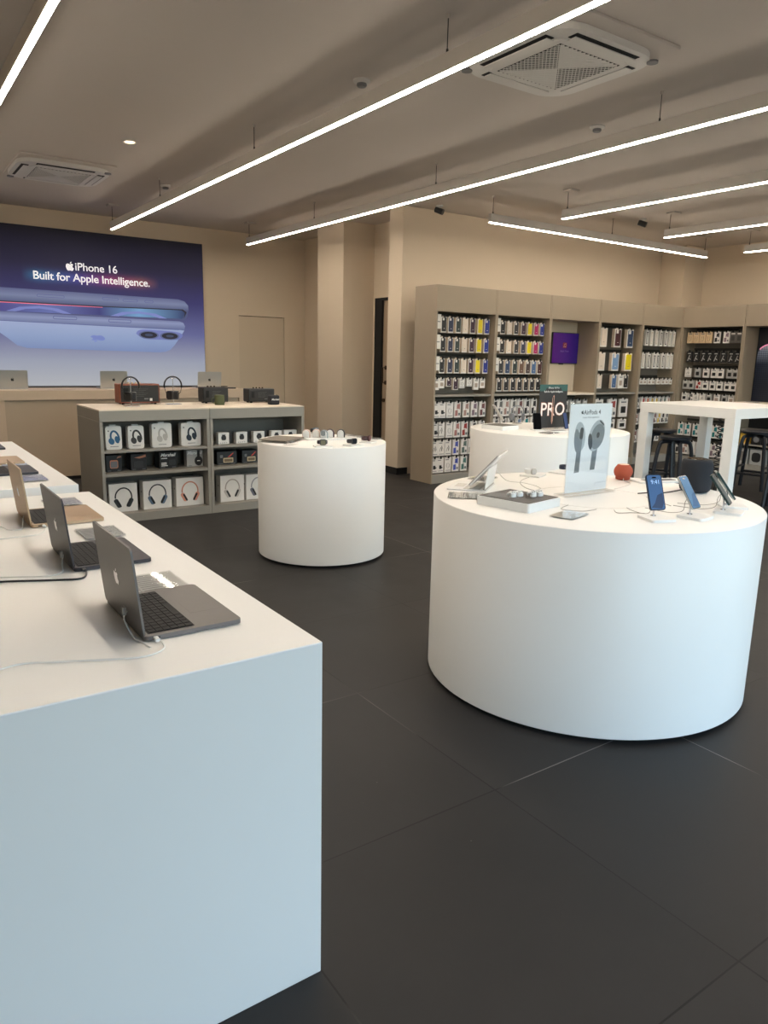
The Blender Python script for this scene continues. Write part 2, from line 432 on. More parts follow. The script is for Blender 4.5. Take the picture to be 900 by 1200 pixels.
# ------------------------------------------------------------------ light
wd = bpy.data.worlds.new('daylight'); SC.world = wd; wd.use_nodes = True
nt = wd.node_tree; bg = nt.nodes['Background']
sky = nt.nodes.new('ShaderNodeTexSky'); sky.sky_type = 'NISHITA'; sky.sun_disc = False
sky.sun_elevation = math.radians(50); sky.sun_rotation = math.radians(20); sky.air_density = 1.0; sky.dust_density = 2.5
hs = nt.nodes.new('ShaderNodeHueSaturation'); hs.inputs['Saturation'].default_value = SKYSAT; nt.links.new(sky.outputs[0], hs.inputs['Color']); tn = nt.nodes.new('ShaderNodeMixRGB'); tn.blend_type = 'MULTIPLY'; tn.inputs[0].default_value = 1.0; tn.inputs[2].default_value = (0.97, 1.015, 0.935, 1)
nt.links.new(hs.outputs[0], tn.inputs[1]); nt.links.new(tn.outputs[0], bg.inputs['Color']); bg.inputs['Strength'].default_value = SKY
po = bpy.data.lights.new('window_daylight_portal', 'AREA'); po.shape = 'RECTANGLE'; po.size = WX1 - WX0; po.size_y = WZ1 - WZ0
po.cycles.is_portal = True
pob = bpy.data.objects.new('window_daylight_portal', po); COL.objects.link(pob)
pob.location = ((WX0 + WX1) / 2, YF - 0.22, (WZ0 + WZ1) / 2); pob.rotation_euler = (math.radians(90), 0, 0)   # faces +y

strip = emit('warm_white_led', (1.0, 0.885, 0.74, 1), LED)
body_m = mat('light_body_aluminium', rgb(206, 200, 192), 0.45, 0.0, var=0.01)
def linear_light(x0, y0, x1, y1, rods, label):
    """a hanging profile from (x0,y0) to (x1,y1); rods give distances along it"""
    L = math.hypot(x1 - x0, y1 - y0); a = math.atan2(y1 - y0, x1 - x0)
    t = thing('linear_pendant_light', label, 'light', (x0, y0, 3.13), a, 'linear pendant lights')
    bm = new_bm(); add_box(bm, 0, -0.022, 0.004, L, 0.022, 0.100, bev=0.002, seg=1); obj('housing', bm, body_m, t)
    bm = new_bm(); add_box(bm, 0.004, -0.0165, -0.003, L - 0.004, 0.0165, 0.006); obj('diffuser', bm, strip, t)
    for k, d in enumerate(rods):
        bm = new_bm(); add_tube(bm, [(d, 0, 0.10), (d, 0, CZ - 3.13 - 0.004)], 0.003, 6); w_ = obj('suspension_wire', bm, M['dark_rail'], t)
        bm = new_bm(); add_tube(bm, [(d, 0, 0.10), (d, 0, 0.125)], 0.007, 8); obj('gripper', bm, M['dark_rail'], w_)
        bm = new_bm()
        if k == 0: add_box(bm, d - 0.02, -0.07, CZ - 3.13 - 0.022, d + 0.1, 0.07, CZ - 3.13, bev=0.006)
        else: add_tube(bm, [(d, 0, CZ - 3.13 - 0.02), (d, 0, CZ - 3.13)], 0.012, 12)
        obj('ceiling_rose', bm, M['ceiling'], w_)
linear_light(0.885, 10.6, 0.885, 0.2, (0.06, 2.0, 4.45, 7.0, 9.5), 'long hanging light strip above the laptop counters, cut off at the frame edge')
linear_light(2.87, 10.6, 2.87, 0.2, (0.06, 2.0, 4.45, 7.0, 9.5), 'long hanging light strip whose far end points at the blue poster')
linear_light(4.82, 10.6, 4.82, 0.2, (0.06, 2.0, 4.45, 7.0, 9.5), 'long hanging light strip passing over the small round table, right of the poster')
linear_light(6.69, 6.18, 6.69, 0.2, (0.06, 2.4, 4.9), 'hanging light strip ending above the tall bay with the television')
linear_light(8.62, 6.20, 8.62, 0.2, (0.06, 2.4, 4.9), 'hanging light strip second from the right wall')
linear_light(10.53, 6.22, 10.53, 0.2, (0.06, 2.4, 4.9), 'hanging light strip nearest the right wall, only its tip in view')
linear_light(10.62, 6.88, 6.21, 6.88, (0.05, 2.2, 4.36), 'hanging light strip running across in front of the tall shelf wall')

# ------------------------------------------------------------------ ceiling fittings
def cassette(name, x, y, label):
    t = thing(name, label, 'air conditioner', (x, y, CZ), 0, 'ceiling air conditioners')
    box('ceiling_board', (-0.46, -0.56, -0.018, 0.46, 0.50, 0), M['ceiling'], t, bev=0.004)
    bm = new_bm(); add_prism(bm, rrect(0.90, 0.90, 0.20, 10), -0.055, -0.018, None); obj('panel', bm, M['grey_white'], t)
    bm = new_bm()
    # dark outlet slots with a pale flap along each side
    for k in range(4):
        m4 = Matrix.Rotation(k * PI / 2, 4, 'Z'); b2 = new_bm(); add_box(b2, -0.28, 0.335, -0.058, 0.28, 0.405, -0.050)
        b2.transform(m4); me = bpy.data.meshes.new('t'); b2.to_mesh(me); b2.free(); bm.from_mesh(me); bpy.data.meshes.remove(me)
    slot = obj('air_outlet', bm, M['blackm'], t)
    for k in range(4):
        m4 = Matrix.Rotation(k * PI / 2, 4, 'Z'); b2 = new_bm(); add_box(b2, -0.27, 0.325, -0.070, 0.27, 0.385, -0.064, bev=0.002)
        b2.transform(m4 @ Matrix.Translation((0, 0, 0))); obj('flap', b2, M['grey_white'], slot)
    bm = new_bm(); add_prism(bm, rrect(0.64, 0.64, 0.08, 8), -0.066, -0.05, None); obj('intake_frame', bm, M['grey_white'], t)
    bm = new_bm(); add_box(bm, -0.268, -0.268, -0.067, 0.268, 0.268, -0.064); gp = obj('intake_opening', bm, M['blackm'], t)
    bm = new_bm(); r2 = math.sqrt(0.5); RD = 0.265 / r2
    fr_ = Matrix(((r2, -r2, 0, 0), (-r2, -r2, 0, 0), (0, 0, 1, 0), (0, 0, 0, 1)))    # grille rows run along the diagonal of the opening
    for q in range(4):
        sa = 1 if q in (0, 3) else -1; sb = 1 if q in (0, 1) else -1
        open_ = q in (1, 3)
        b2 = new_bm(); hw = 0.0034 if open_ else 0.0105
        k = 0
        while 0.012 + k * 0.026 < RD - 0.02:
            c = 0.012 + k * 0.026; xa, xb = sorted((0.0, sa * (RD - c))); add_box(b2, xa, sb*c - hw, -0.0695, xb, sb*c + hw, -0.0672); k += 1
        k = 0; st_ = 0.022 if open_ else 0.07
        while 0.008 + k * st_ < RD - 0.02:
            c = 0.008 + k * st_; ya, yb = sorted((0.0, sb * (RD - c))); add_box(b2, sa*c - 0.0022, ya, -0.0699, sa*c + 0.0022, yb, -0.0672); k += 1
        b2.transform(fr_); me = bpy.data.meshes.new('t'); b2.to_mesh(me); b2.free(); bm.from_mesh(me); bpy.data.meshes.remove(me)
    obj('grille', bm, M['grey_white'], gp)
    for (u, v) in ((-0.405, 0.405), (0.405, -0.405)):
        bm = new_bm(); add_tube(bm, [(u, v, -0.062), (u, v, -0.05)], 0.035, 16); obj('screw_cover', bm, M['printgrey'], t)
cassette('ceiling_air_conditioner', 3.79, 3.63, 'white ceiling cassette air conditioner with open black grille, between two light strips')
cassette('ceiling_air_conditioner', 1.89, 8.92, 'white ceiling cassette air conditioner above the blue poster')
t = thing('recessed_downlight', 'small round glowing downlight recessed in the ceiling', 'light', (2.19, 7.35, CZ))
bm = new_bm(); add_lathe(bm, [(0.045, -0.001), (0.062, -0.001), (0.062, -0.008), (0.045, -0.006)], 24); obj('trim_ring', bm, M['white_trim'], t, smooth=True)
bm = new_bm(); add_tube(bm, [(0, 0, -0.004), (0, 0, -0.0005)], 0.046, 24); obj('lamp_lens', bm, emit('downlight_lens', (1.0, 0.70, 0.38, 1), 6.0), t)
def detector(x, y, label):
    t = thing('smoke_detector', label, 'smoke detector', (x, y, CZ), 0, 'smoke detectors')
    bm = new_bm(); add_lathe(bm, [(0, 0), (0.06, 0), (0.06, -0.012), (0.045, -0.022), (0.0, -0.022)], 24); obj('base', bm, M['grey_white'], t, smooth=True)
    bm = new_bm(); add_lathe(bm, [(0, -0.022), (0.034, -0.022), (0.036, -0.034), (0.028, -0.044), (0.0, -0.046)], 24); obj('sensor_dome', bm, M['printgrey'], t, smooth=True)
detector(3.033, 4.742, 'round ceiling smoke detector beside the middle of a light strip')
detector(3.04, 8.905, 'round ceiling smoke detector near the poster end of a light strip')
detector(5.101, 4.405, 'round ceiling smoke detector right of the nearer air conditioner')
def spot(x, y, label):
    t = thing('ceiling_camera', label, 'security camera', (x, y, CZ), math.radians(30), 'ceiling cameras')
    bm = new_bm(); add_lathe(bm, [(0, 0), (0.045, 0), (0.045, -0.02), (0.0, -0.024)], 20); obj('mount', bm, M['grey_white'], t, smooth=True)
    bm = new_bm(); add_tube(bm, [(0, 0, -0.02), (0, 0, -0.06)], 0.012, 10); obj('stem', bm, M['grey_white'], t)
    bm = new_bm(); add_tube(bm, [(0, 0.05, -0.045), (0, -0.05, -0.085)], 0.036, 16); obj('housing', bm, M['black'], t, smooth=True)
spot(6.12, 7.72, 'black camera on the ceiling left of the wide shelf wall light')
spot(8.70, 6.62, 'black camera on the ceiling between two light strip tips')
spot(6.00, 10.45, 'small black camera on the ceiling above the wall corner by the doorway')

# ------------------------------------------------------------------ lit poster
PX0, PX1, PZ0, PZ1 = 1.21, 4.43, 1.045, 3.185
t = thing('lit_poster', 'large dark blue to white illuminated wall poster showing two phones and lettering', 'poster', ((PX0 + PX1)/2, YB, PZ0))
pcx = (PX0 + PX1) / 2
def PT(o): o.location = (-0.0, 0, -PZ0); return o
def px(x): return x - pcx
box('frame', (px(PX0), -0.045, 0, px(PX1), -0.001, PZ1 - PZ0), M['dark_rail'], t)
LIT = 0.62
pm = ramp_emit('poster_gradient', [(0.0, rgb(205, 208, 214)), (0.16, rgb(178, 184, 205)), (0.36, rgb(112, 116, 172)), (0.58, rgb(58, 56, 118)), (0.78, rgb(32, 29, 66)), (1.0, rgb(10, 9, 18))],
               2, 0.0, PZ1 - PZ0, LIT, 0.6, base=0.12, glow=(2.545 - PZ0, 0.070, px(1.86), px(3.74), [(0.0, rgb(0, 0, 0)), (0.10, rgb(60, 170, 215)), (0.38, rgb(90, 90, 210)), (0.62, rgb(225, 60, 130)), (0.86, rgb(220, 130, 70)), (1.0, rgb(0, 0, 0))], 0.40))
box('print', (px(PX0) + 0.004, -0.050, 0.004, px(PX1) - 0.004, -0.045, PZ1 - PZ0 - 0.004), pm, t)
ink = emit('poster_white_ink', rgb(240, 238, 240), LIT)
def poster_shape(name, pts, k, m, parent=t, rounded=False):
    bm = new_bm(); P = [(px(a), b - PZ0) for a, b in pts]
    if rounded:
        Q = smooth_path([(a, b, 0) for a, b in P] + [(P[0][0], P[0][1], 0)], 5)[:-1]; P = [(q.x, q.y) for q in Q]
    add_prism(bm, P, 0.050 + 0.0012 * k, 0.0508 + 0.0012 * k, FRONT); return obj(name, bm, m, parent)
g = lambda *st: ramp_emit('phone_print', list(st), 2, 1.5 - PZ0, 2.4 - PZ0, LIT, 0.4)
edge_m = ramp_emit('phone_edge_print', [(0.0, rgb(70, 80, 124)), (0.5, rgb(116, 128, 168)), (1.0, rgb(84, 92, 138))], 2, 2.18 - PZ0, 2.36 - PZ0, LIT)
edge2_m = ramp_emit('phone_edge_print', [(0.0, rgb(92, 104, 154)), (0.6, rgb(136, 148, 190)), (1.0, rgb(96, 106, 154))], 2, 1.89 - PZ0, 2.05 - PZ0, LIT)
back_m = ramp_emit('phone_back_print', [(0.0, rgb(118, 138, 188)), (0.5, rgb(140, 160, 204)), (1.0, rgb(156, 172, 212))], 2, 1.55 - PZ0, 1.92 - PZ0, LIT)
scr_m = ramp_emit('phone_screen_print', [(0.0, rgb(70, 66, 140)), (0.25, rgb(96, 110, 180)), (0.5, rgb(50, 50, 120)), (0.72, rgb(110, 160, 210)), (1.0, rgb(30, 44, 96))], 0, px(1.55), px(4.15), LIT)
dark_m = emit('phone_print_dark', rgb(22, 22, 40), LIT); line_m = emit('phone_print_line', rgb(70, 78, 130), LIT)
ph = poster_shape('phone_picture', [(1.36, 2.35), (1.45, 2.36), (4.02, 2.345), (4.12, 2.32), (4.175, 2.26), (4.18, 2.19), (4.16, 2.10), (4.12, 2.04), (3.9, 2.04), (1.45, 2.05), (1.36, 2.08), (1.31, 2.16), (1.31, 2.27)], 1, edge_m)
poster_shape('screen', [(1.34, 2.17), (4.08, 2.185), (4.13, 2.15), (4.08, 2.06), (1.34, 2.05)], 2, scr_m, ph)
poster_shape('screen_edge', [(1.34, 2.185), (3.0, 2.185), (4.09, 2.20), (4.15, 2.16), (4.10, 2.06), (4.12, 2.15), (4.07, 2.185), (3.0, 2.172), (1.34, 2.172)], 3, dark_m, ph)
poster_shape('rim_light', [(1.34, 2.172), (2.9, 2.169), (2.9, 2.163), (1.34, 2.160)], 4, emit('phone_print_rim', rgb(230, 110, 130), LIT), ph)
for (a, b) in ((2.05, 0.16), (3.42, 0.16)):
    poster_shape('glow_arc', [(a - 0.42, 2.052), (a - 0.25, 2.115), (a, 2.138), (a + 0.25, 2.115), (a + 0.42, 2.052), (a + 0.30, 2.052), (a + 0.17, 2.09), (a, 2.105), (a - 0.17, 2.09), (a - 0.30, 2.052)], 3, emit('phone_print_glow', rgb(104, 116, 176), LIT), ph)
for (x0, x1, zc) in ((2.90, 3.13, 2.29), (3.19, 3.41, 2.285), (3.51, 3.64, 2.285), (2.03, 2.39, 2.28)):
    bm = new_bm(); add_prism(bm, [(px((x0+x1)/2) + u, zc - PZ0 + v) for u, v in rrect(x1 - x0, 0.038, 0.019, 6)], 0.0524, 0.0530, FRONT); o = obj('phone_button', bm, line_m, ph)
    bm = new_bm(); add_prism(bm, [(px((x0+x1)/2) + u, zc - PZ0 + v) for u, v in rrect(x1 - x0 - 0.014, 0.026, 0.013, 6)], 0.0530, 0.0534, FRONT); obj('phone_button_face', bm, edge_m, ph)
lo = poster_shape('phone_picture', [(1.30, 1.92), (1.30, 2.0), (1.36, 2.04), (1.6, 2.045), (4.03, 2.02), (4.09, 2.0), (4.115, 1.95), (4.10, 1.88), (4.0, 1.875), (1.4, 1.90)], 5, edge2_m)
poster_shape('phone_back', [(1.30, 1.915), (1.5, 1.925), (4.02, 1.892), (4.10, 1.885), (4.06, 1.82), (3.94, 1.66), (3.87, 1.59), (3.80, 1.56), (3.70, 1.548), (1.86, 1.568), (1.74, 1.60), (1.62, 1.70), (1.45, 1.83)], 6, back_m, lo)
poster_shape('seam', [(1.5, 1.929), (4.02, 1.896), (4.02, 1.889), (1.5, 1.921)], 7, line_m, lo)
for (x0, x1, zc) in ((2.22, 2.54, 1.995), (2.97, 3.30, 1.985)):
    bm = new_bm(); add_prism(bm, [(px((x0+x1)/2) + u, zc - PZ0 + v) for u, v in rrect(x1 - x0, 0.048, 0.024, 6)], 0.0572, 0.0578, FRONT); obj('phone_button', bm, line_m, lo)
    bm = new_bm(); add_prism(bm, [(px((x0+x1)/2) + u, zc - PZ0 + v) for u, v in rrect(x1 - x0 - 0.016, 0.032, 0.016, 6)], 0.0578, 0.0582, FRONT); obj('phone_button_face', bm, edge2_m, lo)
isl = poster_shape('camera_island', [(3.36, 1.815), (3.40, 1.86), (3.52, 1.878), (3.94, 1.862), (4.05, 1.835), (4.07, 1.80), (4.02, 1.755), (3.92, 1.738), (3.56, 1.738), (3.44, 1.758)], 7, emit('phone_print_island', rgb(96, 106, 166), LIT), lo, True)
for (cx_, cz_) in ((3.55, 1.80), (3.87, 1.795)):
    for (rx, rz, m_, k) in ((0.150, 0.058, edge2_m, 8), (0.125, 0.046, dark_m, 9), (0.06, 0.02, emit('lens_print', rgb(50, 60, 90), LIT), 10)):
        bm = new_bm(); add_prism(bm, ellipse(rx, rz, 32, px(cx_), cz_ - PZ0), 0.05 + 0.0012*k, 0.0508 + 0.0012*k, FRONT); obj('camera_lens', bm, m_, lo)
bm = logo_bm(0.12, 0.0, 0.0008, FRONT, 1.9); o = obj('logo', bm, emit('phone_print_logo', rgb(100, 116, 178), LIT), lo, (px(2.80), -0.0584, 1.725 - PZ0)); o.rotation_euler = (0, PI, 0); o.scale = (1, 1, 0.75)
o = obj('logo', logo_bm(0.115), ink, t, (px(2.49), -0.0505, 2.697 - PZ0))
lettering('iPhone 16', 0.150, ink, t, (px(2.845), -0.0505, 2.697 - PZ0), bold=0.001, space=0.97)
lettering('Built for Apple Intelligence.', 0.152, ink, t, (px(2.80), -0.0505, 2.545 - PZ0), bold=0.0015, space=0.97)

# ------------------------------------------------------------------ laptop counters
def counter(x0, y0, x1, y1, label):
    o = obj('display_counter', add_box(new_bm(), x0, y0, 0.0, x1, y1, 0.90, bev=0.003, seg=2), M['white']); return tag(o, label, 'counter')
counter(-0.55, 1.40, 0.81, 3.60, 'big white block counter with three open laptops, in front at the left')
counter(-0.55, 3.82, 0.81, 5.86, 'white block counter standing behind the first laptop counter, cut by the frame')

def laptop(label, x, y, z, rotz, m, kb, w=0.310, d=0.228, lean=6.0, logo_m=None, group=None):
    """local: hinge along x at y=0, user side at -y"""
    t = thing('laptop', label, 'laptop', (x, y, z), rotz, group)
    bm = new_bm(); add_prism(bm, [(u, v - d/2) for u, v in rrect(w, d, 0.012, 6)], 0.002, 0.013, None, bev=0.0015); base = obj('base', bm, m, t)
    bm = new_bm(); add_prism(bm, [(u, v - 0.068) for u, v in rrect(w - 0.03, 0.112, 0.004, 3)], 0.0131, 0.0134, None); kw = obj('keyboard_well', bm, M['blackm'], t)
    bm = new_bm(); rows = 6; cols = 14; kw_ = (w - 0.036) / cols; kd = 0.106 / rows
    for r in range(rows):
        y0 = -0.015 - (r + 1) * kd
        if r == rows - 1:
            xs = [0, 1, 2, 3, 4, 9, 10, 11, 12, 13, 14]
            xs = [(0, 1), (1, 2), (2, 3), (3, 4.2), (4.2, 9), (9, 10.2), (10.2, 11), (11, 12), (12, 13), (13, 14)]
        else: xs = [(c, c + 1) for c in range(cols)]
        for a, b in xs:
            add_box(bm, -w/2 + 0.018 + a*kw_ + 0.0012, y0 + 0.0012, 0.0133, -w/2 + 0.018 + b*kw_ - 0.0012, y0 + kd - 0.0012, 0.0152)
    obj('keyboard', bm, kb, t)
    bm = new_bm(); add_prism(bm, [(u, v - d + 0.052) for u, v in rrect(0.125, 0.080, 0.004, 3)], 0.0130, 0.01315, None); obj('trackpad', bm, m, t)
    bm = new_bm()
    for s_ in (-1, 1): add_box(bm, s_*(w/2 + 0.0002) - 0.0004, -0.035, 0.005, s_*(w/2 + 0.0002) + 0.0004, -0.023, 0.009)
    obj('port', bm, M['blackm'], t)
    bm = new_bm(); add_tube(bm, [(-w/2 + 0.03, -0.004, 0.012), (w/2 - 0.03, -0.004, 0.012)], 0.0055, 10); obj('hinge', bm, M['blackm'], t, smooth=True)
    hl = 0.216
    rm = Matrix.Translation((0, -0.002, 0.010)) @ Matrix.Rotation(math.radians(-lean), 4, 'X') @ FRONT   # leans away from the user
    bm = new_bm(); add_prism(bm, [(u, v + hl/2) for u, v in rrect(w, hl, 0.012, 6)], -0.004, 0.001, rm, bev=0.001); lid = obj('lid', bm, m, t)
    bm = new_bm(); add_prism(bm, [(u, v + hl/2) for u, v in rrect(w - 0.008, hl - 0.01, 0.008, 5)], 0.0011, 0.0016, rm); obj('screen', bm, M['glassblack'], lid)
    mt2 = rm @ Matrix.Rotation(PI, 4, 'Y')
    bm = logo_bm(0.040, 0.0042, 0.0047, mt2 @ Matrix.Translation((0, hl/2, 0))); obj('logo', bm, logo_m or M['chrome'], lid)
    return t
H90 = PI / 2     # hinge along world y, user at +x
laptop('grey open laptop at the near end of the laptop counter, white cable plugged in', 0.462, 1.772, 0.90, H90, M['spacegrey'], M['key'], w=0.332, d=0.238)
laptop('dark midnight open laptop in the middle of the three on the counter', 0.452, 2.420, 0.90, H90, M['midnight'], M['key'], w=0.322, d=0.232)
laptop('pale gold open laptop at the far end of the near laptop counter', 0.446, 3.078, 0.90, H90, M['starlight'], M['key'], w=0.308, d=0.262)
for yy, m_, l_ in ((4.38, 'midnight', 'dark open laptop at the near end of the second laptop counter'), (4.80, 'starlight', 'pale gold laptop in the middle of the second laptop counter'), (5.52, 'midnight', 'dark laptop at the far end of the second laptop counter')):
    laptop(l_, 0.452, yy, 0.90, H90, M[m_], M['key'], w=0.300, d=0.250)

def price_plate(x, y, z, rotz, w, d, label, band=None, group='acrylic price plates', dark=None, light=False):
    t = thing('price_plate', label, 'price tag', (x, y, z), rotz, group)
    bm = new_bm(); add_box(bm, -w/2, -d/2, 0.0005, w/2, d/2, 0.0045, bev=0.0012, seg=1); obj('acrylic_base', bm, M['acrylic'], t)
    bm = new_bm(); add_box(bm, -w/2 + 0.006, -d/2 + 0.006, 0.0048, w/2 - 0.006, d/2 - 0.006, 0.0056); sh = obj('printed_sheet', bm, M['paper'], t)
    bm = new_bm(); n_ = 9
    for i in range(n_):
        yy = -d/2 + 0.016 + i * (d - 0.03) / (n_ - 1); e = random.uniform(0.45, 0.95)
        add_box(bm, -w/2 + 0.012, yy - (0.0006 if light else 0.002), 0.0056, -w/2 + 0.012 + (w - 0.026) * e, yy + (0.0006 if light else 0.002), 0.0059)
    obj('printed_lines', bm, M['printgrey'], sh)
    if band:
        bm = new_bm(); add_box(bm, band - 0.008, -d/2 + 0.006, 0.0056, band + 0.008, d/2 - 0.006, 0.0060); obj('painted_reflection', bm, cmat(240, 226, 150), sh)  # yellow band paints in the hanging light's reflection on the plate
    if dark:
        bm = new_bm(); add_box(bm, -w/2 + 0.03, -d/2 + 0.008, 0.0056, w/2 - 0.01, -d/2 + 0.03, 0.0062); obj('dark_strip', bm, M['printblack'], sh)
    bm = new_bm(); add_box(bm, -w/2, -d/2, 0.0060, w/2, d/2, 0.0085, bev=0.001, seg=1); obj('acrylic_cover', bm, M['acrylic'], t)
    return t
price_plate(0.625, 2.032, 0.90, 0, 0.135, 0.170, 'acrylic price plate beside the near grey laptop')
price_plate(0.640, 2.720, 0.90, 0, 0.140, 0.170, 'acrylic price plate between the dark laptop and the pale gold laptop')
price_plate(0.640, 3.365, 0.90, 0, 0.140, 0.160, 'acrylic price plate just behind the pale gold laptop')
price_plate(0.640, 4.08, 0.90, 0, 0.130, 0.190, 'acrylic price plate at the near end of the second counter')
price_plate(0.640, 4.59, 0.90, 0, 0.130, 0.120, 'acrylic price plate in the middle of the second counter')

def cable(name, pts, r, m, label, sub=6, group=None):
    bm = new_bm(); add_tube(bm, smooth_path(pts, sub), r, 8); o = obj(name, bm, m, smooth=True); return tag(o, label, 'cable', group)
zt = 0.9035
c = cable('charging_cable', [(0.486, 1.597, 0.908), (0.492, 1.575, 0.905), (0.482, 1.540, zt), (0.440, 1.522, zt), (0.390, 1.535, zt), (0.323, 1.566, zt), (0.261, 1.594, zt), (0.199, 1.617, zt), (0.10, 1.60, zt), (-0.1, 1.65, zt), (-0.25, 1.78, zt)], 0.0022, M['cable_white'], 'white charging cable running left from the grey laptop')
bm = new_bm(); add_prism(bm, rrect(0.012, 0.007, 0.0035, 4), 0, 0.020, Matrix.Translation((0.486, 1.585, 0.908)) @ Matrix.Rotation(math.radians(-90), 4, 'X')); obj('plug', bm, M['white_trim'], c)
c = cable('security_cable', [(0.450, 1.700, 0.950), (0.440, 1.69, 0.935), (0.446, 1.640, 0.905), (0.455, 1.600, zt), (0.462, 1.565, zt)], 0.0018, M['cable_white'], 'thin white cable from the lid of the grey laptop to the counter')
bm = new_bm(); add_box(bm, 0.4385, 1.692, 0.942, 0.4475, 1.710, 0.962, bev=0.002); obj('sensor_pad', bm, M['cable_grey'], c)
c = cable('charging_cable', [(0.478, 2.252, 0.908), (0.478, 2.225, 0.905), (0.452, 2.178, zt), (0.377, 2.203, zt), (0.252, 2.258, zt), (0.10, 2.29, zt), (-0.1, 2.30, zt), (-0.25, 2.35, zt)], 0.003, M['cable_black'], 'black charging cable running left from the dark laptop')
bm = new_bm(); add_prism(bm, rrect(0.012, 0.007, 0.0035, 4), 0, 0.020, Matrix.Translation((0.478, 2.238, 0.908)) @ Matrix.Rotation(math.radians(-90), 4, 'X')); obj('plug', bm, M['cable_black'], c)
c = cable('security_cable', [(0.4385, 2.335, 0.940), (0.430, 2.32, 0.915), (0.42, 2.275, zt), (0.374, 2.253, zt), (0.258, 2.302, zt), (0.10, 2.34, zt), (-0.1, 2.345, zt), (-0.25, 2.40, zt)], 0.0018, M['cable_white'], 'thin white cable beside the black cable at the dark laptop')
bm = new_bm(); add_box(bm, 0.4285, 2.328, 0.932, 0.4375, 2.346, 0.952, bev=0.002); obj('sensor_pad', bm, M['cable_grey'], c)
c = cable('charging_cable', [(0.487, 2.917, 0.908), (0.484, 2.87, 0.905), (0.446, 2.80, zt), (0.364, 2.795, zt), (0.31, 2.79, zt), (0.15, 2.80, zt), (-0.1, 2.88, zt), (-0.25, 2.95, zt)], 0.0022, M['cable_white'], 'white charging cable running left from the pale gold laptop')
bm = new_bm(); add_prism(bm, rrect(0.012, 0.007, 0.0035, 4), 0, 0.020, Matrix.Translation((0.487, 2.902, 0.908)) @ Matrix.Rotation(math.radians(-90), 4, 'X')); obj('plug', bm, M['white_trim'], c)
cable('security_cable', [(0.433, 3.00, 0.935), (0.42, 2.96, zt), (0.405, 2.915, zt), (0.369, 2.926, zt), (0.34, 3.00, zt), (0.2, 3.02, zt), (-0.1, 3.0, zt), (-0.25, 3.05, zt)], 0.0018, M['cable_white'], 'thin white cable from the lid of the pale gold laptop')

# ------------------------------------------------------------------ desk under the poster, laptops on it
t = thing('reception_desk', 'long beige desk under the illuminated poster, with three closed-back laptops on it', 'desk', (1.15, 9.5, 0))
box('desktop', (0.0, 0.0, 0.967, 3.13, 0.75, 1.08), M['desk'], t, bev=0.003)
box('side_panel', (0.0, 0.0, 0, 0.12, 0.75, 0.966), M['desk'], t, bev=0.002)
box('side_panel', (3.01, 0.0, 0, 3.13, 0.75, 0.966), M['desk'], t, bev=0.002)
box('front_panel', (0.121, 0.03, 0.04, 3.009, 0.05, 0.966), M['desk_panel'], t)
box('painted_shadow_gap', (0.121, 0.04, 0.0, 3.009, 0.06, 0.039), M['blackm'], t)  # solid black strip painted in for the shade below the front panel
box('poster_ledge_cap', (0.0, 0.68, 1.0805, 3.13, 0.75, 1.092), M['dark_rail'], t)
for xx, l_ in ((1.412, 'grey laptop at the left frame edge on the desk under the poster'), (2.580, 'grey laptop in the middle of the desk under the poster, above the brown radio'), (3.855, 'grey laptop at the right end of the desk under the poster')):
    laptop(l_, xx, 9.80, 1.08, PI, M['silver'], M['key'], w=0.335, d=0.23, lean=8.0, logo_m=M['printblack'], group=None)
o = tag(obj('remote_control', add_box(new_bm(), 4.02, 9.62, 1.0805, 4.17, 9.66, 1.10, bev=0.006), M['black']), 'small black remote lying at the right end of the desk', 'remote')

# ------------------------------------------------------------------ grey display shelf units with the audio goods
UY0, UY1, UH = 6.823, 7.665, 1.038
def shelf_unit(x0, x1, label, left_end, right_end):
    t = thing('shelf_unit', label, 'shelf unit', (x0, UY0, 0), 0, 'low grey shelf units')
    w = x1 - x0; d = UY1 - UY0; g_ = M['greylam']
    box('top', (0, 0, 0.932, w, d, UH - 0.012), g_, t, bev=0.002)
    box('worktop_cap', (0, 0, UH - 0.0115, w, d, UH), M['ledge'], t, bev=0.002)
    box('side_panel', (0.0, 0.004, 0, 0.028, d, 0.930), g_, t, bev=0.001)
    box('side_panel', (w - 0.028, 0.004, 0, w, d, 0.930), g_, t, bev=0.001)
    box('back_panel', (0.029, 0.42, 0.06, w - 0.029, 0.44, 0.931), M['grey_back'], t)
    box('shelf', (0.0285, 0.01, 0.646, w - 0.0285, 0.419, 0.666), g_, t)
    box('shelf', (0.0285, 0.01, 0.431, w - 0.0285, 0.419, 0.458), g_, t)
    box('plinth', (0.0285, 0.006, 0.0, w - 0.0285, 0.419, 0.078), g_, t)
    return t
shelf_unit(1.655, 2.679, 'low grey shelf unit holding headphone boxes, standing at the left', True, False)
shelf_unit(2.683, 3.711, 'low grey shelf unit partly hidden behind the small round table', False, True)

